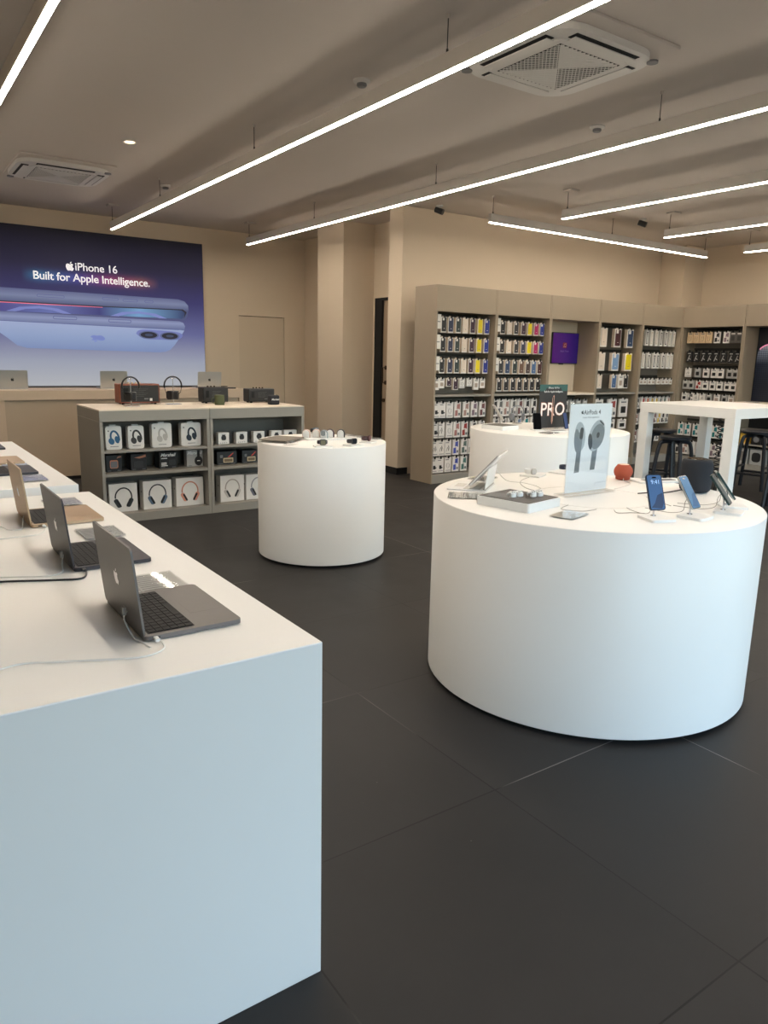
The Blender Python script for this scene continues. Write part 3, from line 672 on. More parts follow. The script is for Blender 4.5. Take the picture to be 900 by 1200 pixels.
def headphone_side(bm_w, s):   # outline pieces of a pair of on-ear headphones seen at an angle, in box units
    pass
def hp_box_rounded(x0, x1, z0, z1, col, label):
    w = x1 - x0; h = z1 - z0
    t = thing('headphone_box', label, 'box', ((x0 + x1)/2, 6.93, z0), 0, 'rounded headphone boxes on the top shelf')
    bm = new_bm(); add_prism(bm, [(u, v + h/2) for u, v in rrect(w, h, 0.018, 5)], -0.075, 0, FRONT, bev=0.006); obj('box_body', bm, M['boxwhite'], t, smooth=True)
    bm = new_bm(); add_box(bm, -0.03, 0.02, h - 0.001, 0.03, 0.05, h + 0.012, bev=0.003); obj('hang_tab', bm, M['grey_white'], t)
    cm_ = cmat(*col)
    bm = new_bm(); pts = [(0.022 + 0.036*math.cos(a)*1.0 - 0.01*math.sin(a), 0, h*0.50 + 0.062*math.sin(a)) for a in [math.radians(-25 + k*230/18) for k in range(19)]]
    add_tube(bm, [(p[0] - 0.012, -0.0018, p[2]) for p in pts], 0.0016, 6, rx=0.0085); pic = obj('headphone_picture', bm, cm_, t)
    bm = new_bm(); m4 = Matrix.Translation((0.028, 0, h*0.42)) @ Matrix.Rotation(math.radians(-14), 4, 'Y') @ FRONT
    add_prism(bm, ellipse(0.019, 0.034, 20), 0.0003, 0.004, m4); obj('ear_cup_picture', bm, cm_, pic)
    bm = new_bm(); m4 = Matrix.Translation((-0.022, 0, h*0.36)) @ Matrix.Rotation(math.radians(-24), 4, 'Y') @ FRONT
    add_prism(bm, ellipse(0.025, 0.031, 20), 0.0003, 0.0035, m4); obj('ear_cup_picture', bm, cm_, pic)
    o = obj('logo', logo_bm(0.014), M['printblack'], t, (-w/2 + 0.026, -0.0002, h - 0.042))
    bm = new_bm(); add_box(bm, -0.035, -0.001, 0.025, 0.04, -0.0002, 0.030); obj('caption', bm, M['printgrey'], t)
    return t
hp_box_rounded(1.728, 1.870, 0.6665, 0.881, (40, 92, 130), 'white rounded box with blue headphones, first on the top shelf')
hp_box_rounded(1.928, 2.073, 0.6665, 0.878, (50, 46, 46), 'white rounded box with black thin headphones, second on the top shelf')
hp_box_rounded(2.149, 2.337, 0.6665, 0.893, (190, 184, 176), 'white rounded box with pale grey headphones, third on the top shelf')
hp_box_rounded(2.430, 2.626, 0.6665, 0.890, (28, 38, 52), 'white rounded box with dark navy headphones, rightmost on the top shelf')

def audio_box(x0, x1, z0, z1, kind, label, y=6.95, depth=0.15):
    w = x1 - x0; h = z1 - z0
    base = M['boxgrey'] if kind == 'grey' else M['boxblack']
    t = thing('speaker_box', label, 'box', ((x0 + x1)/2, y, z0), 0, 'speaker boxes on the middle shelf')
    bm = new_bm(); add_box(bm, -w/2, 0, 0, w/2, depth, h, bev=0.002, seg=1); obj('box_body', bm, base, t)
    if kind == 'portable':
        bm = new_bm(); add_prism(bm, [(u, v + h*0.46) for u, v in rrect(w*0.52, h*0.50, 0.014, 4)], 0.0004, 0.0016, FRONT); p = obj('speaker_picture', bm, M['copper'], t)
        bm = new_bm(); add_prism(bm, [(u, v + h*0.44) for u, v in rrect(w*0.44, h*0.38, 0.010, 4)], 0.0016, 0.0024, FRONT); obj('grille_picture', bm, M['printgrey'], p)
        bm = new_bm(); add_prism(bm, [(w*0.18, h*0.80), (w*0.47, h*0.86), (w*0.47, h*0.95), (w*0.28, h*0.93)], 0.0004, 0.0012, FRONT); obj('colour_flash', bm, M['copper'], t)
    elif kind == 'plain':
        bm = new_bm(); add_prism(bm, [(-w*0.3, h*0.78), (w*0.05, h*0.72), (w*0.46, h*0.80), (w*0.46, h*0.96), (w*0.2, h*0.88)], 0.0004, 0.0012, FRONT); obj('colour_flash', bm, M['copper'], t)
        bm = new_bm(); add_prism(bm, [(u, v + h*0.36) for u, v in rrect(w*0.60, h*0.40, 0.008, 4)], 0.0004, 0.0012, FRONT); obj('speaker_picture', bm, cmat(40, 40, 44), t)
    elif kind in ('amp', 'grey'):
        ik = M['printtext']
        lettering('Marshall', h * 0.27, ik, t, (-w*0.02, -0.0002, h*0.82), shear=0.35, bold=0.0012)
        if kind == 'amp':
            bm = new_bm()
            for i, (u, e) in enumerate(((0.62, 0.34), (0.34, 0.30), (0.26, 0.30), (0.17, 0.36))): add_box(bm, -w*0.40, -0.001, h*u - 0.004, -w*0.40 + w*e, -0.0002, h*u + 0.004)
            obj('caption', bm, ik, t)
            bm = new_bm(); add_prism(bm, [(u + w*0.22, v + h*0.36) for u, v in rrect(w*0.36, h*0.34, 0.006, 4)], 0.0003, 0.0012, FRONT); obj('speaker_picture', bm, cmat(46, 46, 48), t)
        else:
            bm = new_bm(); add_prism(bm, [(u + w*0.22, v + h*0.34) for u, v in ellipse(0.040, 0.046, 24)], 0.0003, 0.003, FRONT); p = obj('headphone_picture', bm, M['printblack'], t)
            bm = new_bm(); add_box(bm, w*0.14, -0.002, h*0.55, w*0.30, -0.0003, h*0.985); obj('band_picture', bm, M['printblack'], p)
            bm = new_bm(); add_box(bm, w*0.13, -0.0042, h*0.32, w*0.31, -0.0031, h*0.37); obj('caption', bm, M['printtext'], p)
    elif kind == 'radio':
        bm = new_bm(); add_prism(bm, [(u + w*0.06, v + h*0.32) for u, v in rrect(w*0.50, h*0.36, 0.006, 4)], 0.0004, 0.0016, FRONT); p = obj('radio_picture', bm, cmat(206, 186, 150), t)
        bm = new_bm(); add_prism(bm, [(u + w*0.06, v + h*0.31) for u, v in rrect(w*0.42, h*0.22, 0.004, 4)], 0.0016, 0.0024, FRONT); obj('grille_picture', bm, cmat(120, 100, 74), p)
        bm = new_bm(); add_prism(bm, [(w*0.02, h*0.56), (w*0.30, h*0.88), (w*0.34, h*0.86), (w*0.14, h*0.56)], 0.0004, 0.0014, FRONT); obj('colour_flash', bm, cmat(206, 70, 56), t)
        bm = new_bm(); add_prism(bm, [(u - w*0.28, v + h*0.62) for u, v in rrect(w*0.14, h*0.22, 0.004, 4)], 0.0004, 0.0012, FRONT); obj('sticker', bm, M['printgrey'], t)
    bm = new_bm(); add_box(bm, -w*0.42, -0.001, h*0.05, -w*0.20, -0.0002, h*0.085); add_box(bm, w*0.2, -0.001, h*0.05, w*0.42, -0.0002, h*0.085); obj('small_print', bm, M['printgrey'], t)
    return t
SZ2 = 0.4585
audio_box(1.723, 1.864, SZ2, 0.612, 'portable', 'black box with a copper rimmed square speaker, first on the middle shelf')
audio_box(1.948, 2.093, SZ2, 0.612, 'plain', 'black box with a copper flash, second on the middle shelf')
audio_box(2.216, 2.388, SZ2, 0.615, 'amp', 'wide black box with big white script lettering on the middle shelf')
audio_box(2.484, 2.648, SZ2, 0.622, 'grey', 'light grey box with a black headphone and white script lettering', depth=0.08)
audio_box(2.795, 3.006, SZ2, 0.590, 'radio', 'black box with a tan radio and red flash, right shelf unit')
audio_box(3.063, 3.245, SZ2, 0.588, 'radio', 'black box beside the small round table edge on the right shelf unit')

def hp_box_square(x0, x1, z1, band, cup, label):
    w = x1 - x0; z0 = 0.079; h = z1 - z0
    t = thing('headphone_box', label, 'box', ((x0 + x1)/2, 6.93, z0), 0, 'square white headphone boxes on the bottom shelf')
    bm = new_bm(); add_box(bm, -w/2, 0, 0, w/2, 0.12, h, bev=0.002, seg=1); obj('box_body', bm, M['boxwhite'], t)
    bm = new_bm(); R_ = w * 0.29; zc = h * 0.52
    arc = [(R_ * math.cos(math.radians(a)), -0.0018, zc + R_ * 1.15 * math.sin(math.radians(a))) for a in range(-12, 193, 9)]
    add_tube(bm, arc, 0.0018, 6, rx=0.0062); p = obj('headphone_picture', bm, band, t)
    for s_ in (-1, 1):
        m4 = Matrix.Translation((s_ * (R_ - 0.018), 0, zc - 0.055)) @ Matrix.Rotation(math.radians(s_ * 28), 4, 'Y') @ FRONT
        bm = new_bm(); add_prism(bm, rrect(0.040, 0.090, 0.018, 6), 0.0004, 0.005, m4, bev=0.0015); c_ = obj('ear_cup_picture', bm, cup, p)
        m5 = Matrix.Translation((s_ * (R_ - 0.030), 0, zc - 0.058)) @ Matrix.Rotation(math.radians(s_ * 28), 4, 'Y') @ FRONT
        bm = new_bm(); add_prism(bm, rrect(0.018, 0.078, 0.009, 5), 0.005, 0.0062, m5); obj('cushion_picture', bm, M['printblack'], p)
    o = obj('logo', logo_bm(0.018, mtx=Matrix.Translation((-w/2 - 0.0002, 0.05, h*0.62)) @ Matrix.Rotation(-PI/2, 4, 'Z') @ FRONT), M['printblack'], t)
    return t
hp_box_square(1.730, 1.988, 0.348, M['printblack'], cmat(48, 52, 52), 'white box with black over-ear headphones, first on the bottom shelf')
hp_box_square(2.042, 2.315, 0.352, cmat(60, 62, 66), cmat(92, 110, 132), 'white box with blue-grey over-ear headphones on the bottom shelf')
hp_box_square(2.361, 2.637, 0.356, cmat(206, 134, 112), cmat(222, 150, 128), 'white box with salmon pink over-ear headphones on the bottom shelf')
hp_box_square(2.814, 3.071, 0.348, cmat(170, 160, 150), cmat(190, 184, 178), 'white box with silver over-ear headphones, right shelf unit')
hp_box_square(3.095, 3.366, 0.340, cmat(150, 148, 150), cmat(110, 108, 122), 'white headphone box half hidden by the small round table')
for i, (x0, x1, l_) in enumerate(((2.804, 2.919, 'small white box with a dark cup speaker, first of its row'), (2.994, 3.114, 'small white box with a dark cup speaker, second of its row'), (3.184, 3.306, 'small white box with a round speaker just above the round table rim'), (3.384, 3.502, 'small white box on the right shelf, second from its right end'), (3.530, 3.679, 'wide small white box at the right end of the right shelf unit'))):
    w = x1 - x0; h = 0.115
    t = thing('earphone_box', l_, 'box', ((x0 + x1)/2, 6.93, 0.6665), 0, 'small white boxes on the right shelf unit')
    bm = new_bm(); add_box(bm, -w/2, 0, 0, w/2, 0.06, h, bev=0.0015, seg=1); obj('box_body', bm, M['boxwhite'], t)
    bm = new_bm(); add_prism(bm, [(u, v + h*0.54) for u, v in (rrect(0.05, 0.046, 0.016, 5) if i != 2 else ellipse(0.028, 0.028))], 0.0003, 0.003, FRONT); p = obj('speaker_picture', bm, M['printblack'], t)
    bm = new_bm(); add_prism(bm, [(u, v + h*0.78) for u, v in rrect(0.038, 0.010, 0.003, 3)], 0.0003, 0.002, FRONT); obj('lid_picture', bm, M['printblack'], p)
    bm = new_bm()
    for k in range(4): add_box(bm, -0.04 + k*0.022, -0.001, 0.010, -0.030 + k*0.022, -0.0002, 0.016)
    obj('small_print', bm, M['printgrey'], t)
    if i < 4:
        t2 = thing('earphone_box', 'dark grey small box standing behind, right of the ' + ORD[i] + ' small white box', 'box', ((x0 + x1)/2 + 0.085, 7.00, 0.6665), 0, 'dark small boxes on the right shelf unit')
        bm = new_bm(); add_box(bm, -0.035, 0, 0, 0.035, 0.06, 0.112, bev=0.0015, seg=1); obj('box_body', bm, cmat(60, 58, 56), t2)
        bm = new_bm(); add_prism(bm, [(u, v + 0.06) for u, v in ellipse(0.014, 0.024)], 0.0003, 0.002, FRONT); obj('earphone_picture', bm, M['printblack'], t2)

# on top of the shelf units
def speaker(x, y, z, w, h, d, body, label, feet=True, knobs=4):
    t = thing('bookshelf_speaker', label, 'speaker', (x, y, z))
    bm = new_bm(); add_box(bm, -w/2, 0, 0.012, w/2, d, h, bev=0.010, seg=3); obj('cabinet', bm, body, t)
    bm = new_bm(); add_box(bm, -w/2 + 0.014, -0.003, 0.026, w/2 - 0.014, 0.001, h - 0.014, bev=0.002, seg=1); p = obj('rear_panel', bm, M['speakerback'], t)
    bm = new_bm(); add_box(bm, -w*0.40, -0.0055, h*0.36, -w*0.28, -0.0032, h*0.80, bev=0.001, seg=1); obj('bass_port', bm, M['blackm'], p)
    bm = new_bm(); 
    for i in range(6): add_box(bm, -w*0.15, -0.0045, h*(0.40 + 0.07*i), w*(0.10 + 0.05*(i % 3)), -0.0032, h*(0.41 + 0.07*i))
    obj('rear_print', bm, cmat(88, 86, 84), p)
    bm = new_bm(); add_box(bm, w*0.24, -0.0048, h*0.17, w*0.30, -0.0032, h*0.30); obj('sticker', bm, M['card'], p)
    bm = new_bm(); add_box(bm, w*0.10, -0.0048, h*0.25, w*0.21, -0.0032, h*0.30, bev=0.0005, seg=1); obj('power_socket', bm, M['printgrey'], p)
    for k in range(knobs):
        bm = new_bm(); add_tube(bm, [(-w*0.20 + k*0.036, d*0.55, h), (-w*0.20 + k*0.036, d*0.55, h + 0.014)], 0.009, 14); obj('knob', bm, M['brass'] if body is not M['walnut'] else cmat(214, 190, 140), t)
    for sx in (-1, 1):
        for yy in (0.03, d - 0.03):
            bm = new_bm(); add_tube(bm, [(sx*(w/2 - 0.04), yy, 0.0), (sx*(w/2 - 0.04), yy, 0.0125)], 0.012, 12); obj('foot', bm, M['blackm'], t)
    return t
speaker(2.208, 7.45, UH, 0.40, 0.200, 0.17, M['walnut'], 'red-brown wooden radio speaker with black back, on the low grey shelf unit')
speaker(2.990, 7.42, UH, 0.275, 0.165, 0.16, M['boxblack'], 'black boxy speaker left of the olive mug shaped speaker', knobs=3)
speaker(3.495, 7.38, UH, 0.305, 0.150, 0.15, M['boxblack'], 'black boxy speaker at the right end of the low shelf units', knobs=4)
t = thing('portable_speaker', 'small olive green speaker with a strap on the low shelf unit', 'speaker', (2.925, 7.17, UH))
bm = new_bm(); add_prism(bm, rrect(0.092, 0.085, 0.030, 6), 0.0, 0.100, None, bev=0.008); obj('body', bm, M['olive'], t, smooth=True)
bm = new_bm(); add_tube(bm, smooth_path([(-0.045, 0, 0.075), (-0.075, -0.005, 0.07), (-0.088, -0.005, 0.045), (-0.07, -0.005, 0.025), (-0.045, 0, 0.022)]), 0.004, 8); obj('strap', bm, M['olive'], t, smooth=True)
t = thing('portable_speaker', 'small black cube speaker with white script, in front of a black speaker', 'speaker', (3.485, 7.08, UH))
bm = new_bm(); add_box(bm, -0.052, -0.045, 0, 0.052, 0.045, 0.098, bev=0.014, seg=3); obj('body', bm, M['fabric_black'], t, smooth=True)
lettering('Marshall', 0.026, M['printtext'], t, (0, -0.0452, 0.055), shear=0.35, bold=0.0005)
bm = new_bm(); add_tube(bm, [(0.03, -0.02, 0.0975), (0.03, -0.02, 0.103)], 0.008, 12); obj('knob', bm, M['brass'], t)

def headphone_stand(x, y, z, label, label2, tilt):
    t = thing('headphone_stand', label, 'stand', (x, y, z), 0, 'slim metal headphone stands')
    bm = new_bm(); add_prism(bm, rrect(0.15, 0.10, 0.02, 5), 0.0, 0.005, None, bev=0.001); obj('base', bm, M['chrome'], t)
    bm = new_bm(); add_tube(bm, [(0, 0, 0.004), (0, 0, 0.262)], 0.0035, 10); obj('rod', bm, M['chrome'], t, smooth=True)
    bm = new_bm(); add_tube(bm, smooth_path([(-0.02, 0, 0.256), (0, 0, 0.262), (0.02, 0, 0.256)]), 0.0035, 8); obj('hook', bm, M['chrome'], t, smooth=True)
    h = thing('headphones', label2, 'headphones', (x, y, z), tilt, 'headphones on display stands')
    arc = [(0.088 * math.cos(math.radians(a)), 0, 0.188 + 0.088 * math.sin(math.radians(a))) for a in range(-14, 195, 8)]
    bm = new_bm(); add_tube(bm, arc, 0.013, 8, rx=0.0075); obj('headband', bm, M['black'], h, smooth=True)
    for s_ in (-1, 1):
        bm = new_bm(); add_tube(bm, [(s_*0.086, 0, 0.165), (s_*0.075, -0.004, 0.120), (s_*0.045, -0.006, 0.095)], 0.0032, 8); obj('yoke', bm, M['dark_rail'], h, smooth=True)
        bm = new_bm(); m4 = Matrix.Translation((s_*0.028, -0.002, 0.092)) @ Matrix.Rotation(math.radians(s_*60), 4, 'Z') @ FRONT
        add_prism(bm, rrect(0.074, 0.086, 0.018, 5), -0.014, 0.022, m4, bev=0.006); c_ = obj('ear_cup', bm, M['black'], h, smooth=True)
        bm = new_bm(); m4 = Matrix.Translation((s_*0.028, -0.002, 0.092)) @ Matrix.Rotation(math.radians(s_*60), 4, 'Z') @ FRONT
        add_prism(bm, ellipse(0.026, 0.032), -0.022, -0.0121, m4, bev=0.003); obj('ear_cushion', bm, M['blackm'], c_, smooth=True)
headphone_stand(2.055, 7.22, UH, 'slim stand holding black headphones in front of the brown radio', 'black headphones hung in front of the brown radio', math.radians(12))
headphone_stand(2.520, 7.38, UH, 'slim stand holding black headphones, alone right of the brown radio', 'black folded on-ear headphones hung right of the brown radio', 0)

# ------------------------------------------------------------------ round display tables
def round_table(x, y, r, label, ring=None):
    t = thing('round_display_table', label, 'table', (x, y, 0), 0, 'white round display tables')
    bm = new_bm(); add_lathe(bm, [(0, 0.02), (r - 0.002, 0.02), (r, 0.022), (r, 0.896), (r - 0.002, 0.899), (r - 0.004, 0.90)] + ([(ring + 0.003, 0.90), (ring + 0.003, 0.893), (ring - 0.003, 0.893), (ring - 0.003, 0.90)] if ring else []) + [(0, 0.90)], 128)
    obj('body', bm, M['white'], t, smooth=True)
    bm = new_bm(); add_lathe(bm, [(0, 0), (r - 0.03, 0), (r - 0.03, 0.0195), (0, 0.0195)], 64); obj('plinth', bm, M['blackm'], t, smooth=True)
    return t
BX, BY, BR = 2.875, 2.345, 0.774
round_table(BX, BY, BR, 'large white drum table in front with phones, a poster stand and speakers', 0.285)
round_table(2.89, 5.021, 0.501, 'small white drum table carrying watches on white domes')
round_table(5.399, 4.984, 0.754, 'white drum table behind, in front of the tall shelves with the black poster', 0.27)
TZ = 0.9003

# --- sign on the front table
t = thing('acrylic_sign', 'upright white poster with two grey earbuds in a clear acrylic stand', 'sign', (2.922, 2.425, TZ), math.radians(0))
bm = new_bm(); add_box(bm, -0.185, -0.045, 0, 0.185, 0.045, 0.008, bev=0.002, seg=1); obj('stand_foot', bm, M['acrylic'], t)
bm = new_bm(); add_box(bm, -0.160, -0.0045, 0.0085, 0.160, -0.0022, 0.452, bev=0.0006, seg=1); obj('front_sheet', bm, M['acrylic'], t)
bm = new_bm(); add_box(bm, -0.160, 0.0022, 0.0085, 0.160, 0.0045, 0.452, bev=0.0006, seg=1); obj('rear_sheet', bm, M['acrylic'], t)
bm = new_bm(); add_box(bm, -0.154, -0.0012, 0.014, 0.154, 0.0012, 0.448); pr = obj('printed_poster', bm, mat('poster_paper', rgb(238, 239, 240), 0.5, var=0.01), t)
fm = lambda k: -0.0014 - 0.00012 * k
def sgn(name, pts, k, m): 
    bm = new_bm(); add_prism(bm, pts, 0.0013 + 0.00012*k, 0.0014 + 0.00012*k, FRONT); return obj(name, bm, m, pr)
bud_g = cmat(120, 126, 130); bud_l = cmat(176, 182, 186); bud_d = cmat(40, 42, 46)
def rot(pts, a, cx, cy): 
    c_, s_ = math.cos(math.radians(a)), math.sin(math.radians(a)); return [(cx + u*c_ - v*s_, cy + u*s_ + v*c_) for u, v in pts]
sgn('earbud_picture', rot(ellipse(0.038, 0.072), 8, -0.072, 0.290), 0, bud_l)
sgn('earbud_picture', rot(ellipse(0.020, 0.058), 6, -0.093, 0.270), 1, bud_g)
sgn('earbud_stem_picture', [(-0.082, 0.310), (-0.050, 0.315), (-0.058, 0.205), (-0.062, 0.112), (-0.098, 0.110), (-0.090, 0.215)], 2, bud_g)
sgn('earbud_vent_picture', rot(rrect(0.024, 0.058, 0.012), -3, -0.062, 0.305), 3, bud_d)
sgn('earbud_stem_picture', [(0.028, 0.235), (0.066, 0.245), (0.054, 0.118), (0.018, 0.118)], 0, bud_g)
sgn('earbud_picture', rot(ellipse(0.055, 0.082), -24, 0.050, 0.290), 1, bud_l)
sgn('earbud_face_picture', rot(ellipse(0.048, 0.066), -24, 0.058, 0.285), 2, bud_g)
sgn('earbud_mesh_picture', rot(ellipse(0.016, 0.040), 10, 0.006, 0.262), 3, bud_d)
sgn('earbud_mesh_picture', rot(ellipse(0.011, 0.015), -15, 0.062, 0.292), 3, bud_d)
sgn('earbud_slot_picture', rot(rrect(0.040, 0.008, 0.004), -35, 0.085, 0.352), 3, bud_d)
obj('logo', logo_bm(0.018, 0.0013, 0.0015), M['printblack'], pr, (-0.066, 0, 0.408))
lettering('AirPods 4', 0.031, M['printblack'], pr, (0.006, -0.00135, 0.406), depth=0.00008, bold=0.0003)
lettering('Iconic. Now supersonic.', 0.0125, M['printgrey'], pr, (0.0, -0.00135, 0.382), depth=0.00008)

# --- phones on their stands, radiating from the middle of the table
def phone_on_stand(x, y, ang, m_edge, screen, label, group='phones on the front round table', tilt=26, lift=0.042, clock=False, stand_label=None):
    t = thing('phone_stand', stand_label, 'stand', (x, y, TZ), ang, 'white phone stands on the front round table')
    bm = new_bm(); add_prism(bm, rrect(0.118, 0.118, 0.012, 5), 0.0, 0.011, None, bev=0.002); obj('base', bm, M['white_trim'], t)
    bm = new_bm(); add_tube(bm, smooth_path([(0, 0.025, 0.010), (0, 0.026, 0.05), (0, 0.034, 0.078)]), 0.004, 10); obj('rod', bm, M['chrome'], t, smooth=True)
    bm = new_bm(); add_tube(bm, [(0, 0.025, 0.010), (0, 0.025, 0.014)], 0.012, 14); obj('rod_collar', bm, M['chrome'], t, smooth=True)
    p = thing('smartphone', label, 'phone', (x, y, TZ), ang, group)
    m4 = Matrix.Translation((0, -0.006, lift)) @ Matrix.Rotation(math.radians(-tilt), 4, 'X') @ FRONT
    w, h = 0.075, 0.155
    bm = new_bm(); add_prism(bm, [(u, v + h/2) for u, v in rrect(w, h, 0.011, 6)], -0.0078, 0.0, m4, bev=0.0012); obj('body', bm, m_edge, p)
    bm = new_bm(); add_prism(bm, [(u, v + h/2) for u, v in rrect(w - 0.003, h - 0.003, 0.010, 6)], 0.0001, 0.0005, m4); s_ = obj('bezel', bm, M['glassblack'], p)
    bm = new_bm(); add_prism(bm, [(u, v + h/2) for u, v in rrect(w - 0.007, h - 0.007, 0.008, 6)], 0.0005, 0.0008, m4); obj('screen', bm, screen[0], s_)
    bm = new_bm(); add_prism(bm, [(-0.030, 0.012), (0.02, 0.006), (0.031, 0.03), (0.031, 0.075), (0.005, 0.065), (-0.012, 0.03)], 0.0008, 0.0009, m4); obj('wallpaper_shape', bm, screen[1], s_)
    bm = new_bm(); add_prism(bm, [(u, v + h - 0.014) for u, v in rrect(0.020, 0.006, 0.003, 4)], 0.0008, 0.0010, m4); obj('camera_pill', bm, M['glassblack'], s_)
    if clock:
        bm = text_mesh('9:41', 0.026, screen[2], depth=0.00004); o = obj('clock_digits', bm, screen[2], s_)
        o.matrix_local = Matrix.Translation((0, -0.006, lift)) @ Matrix.Rotation(math.radians(-tilt), 4, 'X') @ Matrix.Translation((0.004, -0.00095, h - 0.034))
    bm = new_bm(); add_prism(bm, [(u - 0.016, v + h - 0.020) for u, v in rrect(0.034, 0.034, 0.009, 5)], -0.0098, -0.0079, m4); cm_ = obj('camera_bump', bm, m_edge, p)
    bm = new_bm(); add_prism(bm, [(u, v + h/2) for u, v in rrect(0.026, 0.05, 0.008, 5)], -0.013, -0.0079, m4); obj('security_puck', bm, M['white_trim'], p)
    bm = new_bm(); add_tube(bm, smooth_path([tuple(m4 @ Vector((0, 0.060, -0.013))), (0.004, 0.052, 0.060), (0.006, 0.060, 0.02), (0.01, 0.11, 0.003), (0.0, 0.17, 0.0025), (0.012, 0.24, 0.0025)]), 0.0013, 6); obj('tether', bm, M['cable_grey'], p, smooth=True)
    return p
sc_blue = emit('phone_screen_blue', rgb(50, 86, 132), 0.12); sc_navy = emit('phone_screen_navy', rgb(30, 48, 84), 0.1); sc_digit = emit('phone_screen_digits', rgb(160, 190, 225), 0.5)
sc_lb = emit('phone_screen_pale_blue', rgb(84, 122, 156), 0.1); sc_lb2 = emit('phone_screen_blue_band', rgb(64, 98, 134), 0.1)
sc_gr = emit('phone_screen_grey_green', rgb(62, 72, 76), 0.05); sc_gr2 = emit('phone_screen_pale', rgb(84, 94, 96), 0.05)
def face_out(x, y, extra=0): return math.atan2(y - BY, x - BX) + PI/2 + math.radians(extra)
ed_b = mat('blue_black_phone_edge', rgb(52, 60, 74), 0.3, 0.5); ed_s = mat('silver_phone_edge', rgb(190, 192, 190), 0.3, 0.6); ed_g = mat('dark_green_phone_edge', rgb(52, 74, 74), 0.3, 0.5)
phone_on_stand(2.700, 1.850, face_out(2.70, 1.85, 0), ed_b, (sc_blue, sc_navy, sc_digit), 'dark smartphone showing a clock on a blue screen, nearest the table edge', clock=True, stand_label='white stand under the smartphone that shows a clock', tilt=22)
phone_on_stand(2.885, 1.790, face_out(2.885, 1.79, 6), ed_s, (sc_lb, sc_lb2, sc_digit), 'smartphone with a pale blue striped screen and light edge', stand_label='white stand under the pale blue smartphone', tilt=32)
phone_on_stand(3.120, 1.775, face_out(3.12, 1.775, 0), ed_g, (sc_gr, sc_gr2, sc_digit), 'dark green smartphone in front of the black cube speaker', stand_label='white stand under the dark green smartphone', tilt=36)
phone_on_stand(3.265, 1.845, face_out(3.265, 1.845, 6), ed_g, (sc_gr, sc_gr2, sc_digit), 'rearmost smartphone at the right rim, teal edge seen from its side', stand_label='white stand under the rearmost smartphone at the right rim', tilt=36)

# --- speakers on the front table
t = thing('mesh_speaker', 'small round orange-red mesh speaker on the front table', 'speaker', (3.475, 2.625, TZ))
prof = [(0, 0.0), (0.030, 0.0), (0.040, 0.004)] + [(0.052 * math.sin(math.radians(a)), 0.046 - 0.046 * math.cos(math.radians(a))) for a in range(50, 138, 8)] + [(0.034, 0.0845), (0.030, 0.086)]
bm = new_bm(); add_lathe(bm, prof + [(0, 0.086)], 40); obj('mesh_body', bm, M['fabric_red'], t, smooth=True)
bm = new_bm(); add_lathe(bm, [(0, 0.0861), (0.029, 0.0861), (0.028, 0.0875), (0, 0.0875)], 32); obj('touch_top', bm, cmat(236, 196, 176), t, smooth=True)
cable('speaker_cable', [(3.452, 2.60, 0.912), (3.425, 2.580, 0.905), (3.38, 2.50, 0.903), (3.25, 2.45, 0.903), (3.16, 2.43, 0.903)], 0.002, M['cable_white'], 'short white cable at the foot of the orange-red speaker')
t = thing('mesh_speaker', 'large black rounded cube speaker on the front table behind the phones', 'speaker', (3.490, 2.185, TZ))
bm = new_bm(); add_lathe(bm, [(0, 0), (0.050, 0), (0.064, 0.004), (0.074, 0.014), (0.078, 0.030), (0.079, 0.05), (0.079, 0.125), (0.078, 0.145), (0.074, 0.160), (0.066, 0.169), (0.054, 0.172), (0, 0.172)], 56)
obj('mesh_body', bm, M['fabric_black'], t, smooth=True)
bm = new_bm(); add_lathe(bm, [(0, 0.1722), (0.050, 0.1722), (0.049, 0.1745), (0, 0.1745)], 40); obj('touch_top', bm, M['glassblack'], t, smooth=True)
cable('speaker_cable', [(3.400, 2.20, 0.915), (3.36, 2.22, 0.906), (3.28, 2.23, 0.904), (3.20, 2.25, 0.908), (3.155, 2.285, 0.903)], 0.0032, M['cable_black'], 'black cable leading from the black cube speaker to the table ring')

# --- flat pads, puck and watch on the far side
def pad(x, y, w, d, rz, label, inner=True, z=TZ, group='white pads on the front round table'):
    t = thing('display_pad', label, 'display pad', (x, y, z), rz, group)
    bm = new_bm(); add_prism(bm, rrect(w, d, 0.010, 5), 0.0, 0.009, None, bev=0.002); obj('pad', bm, M['white_trim'], t)
    if inner:
        bm = new_bm(); add_prism(bm, [(u, v) for u, v in rrect(w*0.66, d*0.5, 0.006, 4)], 0.0091, 0.0105, None); obj('inset', bm, M['printgrey'], t)
    return t
pad(3.600, 2.480, 0.30, 0.11, math.radians(-18), 'long white pad with a grey inset between the two speakers')
pad(3.100, 2.960, 0.13, 0.12, math.radians(25), 'white pad under the white watch coil at the rear of the table', inner=False)
pad(3.340, 2.955, 0.13, 0.12, math.radians(10), 'white pad under the dark watch, half behind the poster stand', inner=False)
t = thing('watch', 'white coiled watch band standing on a white pad at the rear', 'watch', (3.085, 2.970, TZ + 0.0095))
bm = new_bm(); ring = [(0.034*math.cos(2*PI*k/28), 0.027*math.sin(2*PI*k/28), 0.019) for k in range(28)]; add_tube(bm, ring, 0.012, 8, closed=True, rx=0.0018); obj('band', bm, M['white_trim'], t, smooth=True)
bm = new_bm(); add_prism(bm, [(u, v + 0.019) for u, v in rrect(0.036, 0.034, 0.010, 5)], 0.026, 0.036, FRONT, bev=0.003); c_ = obj('case', bm, M['silver'], t)
bm = new_bm(); add_prism(bm, [(u, v + 0.019) for u, v in rrect(0.030, 0.028, 0.008, 5)], 0.0361, 0.0368, FRONT); obj('glass', bm, cmat(190, 188, 186), c_)
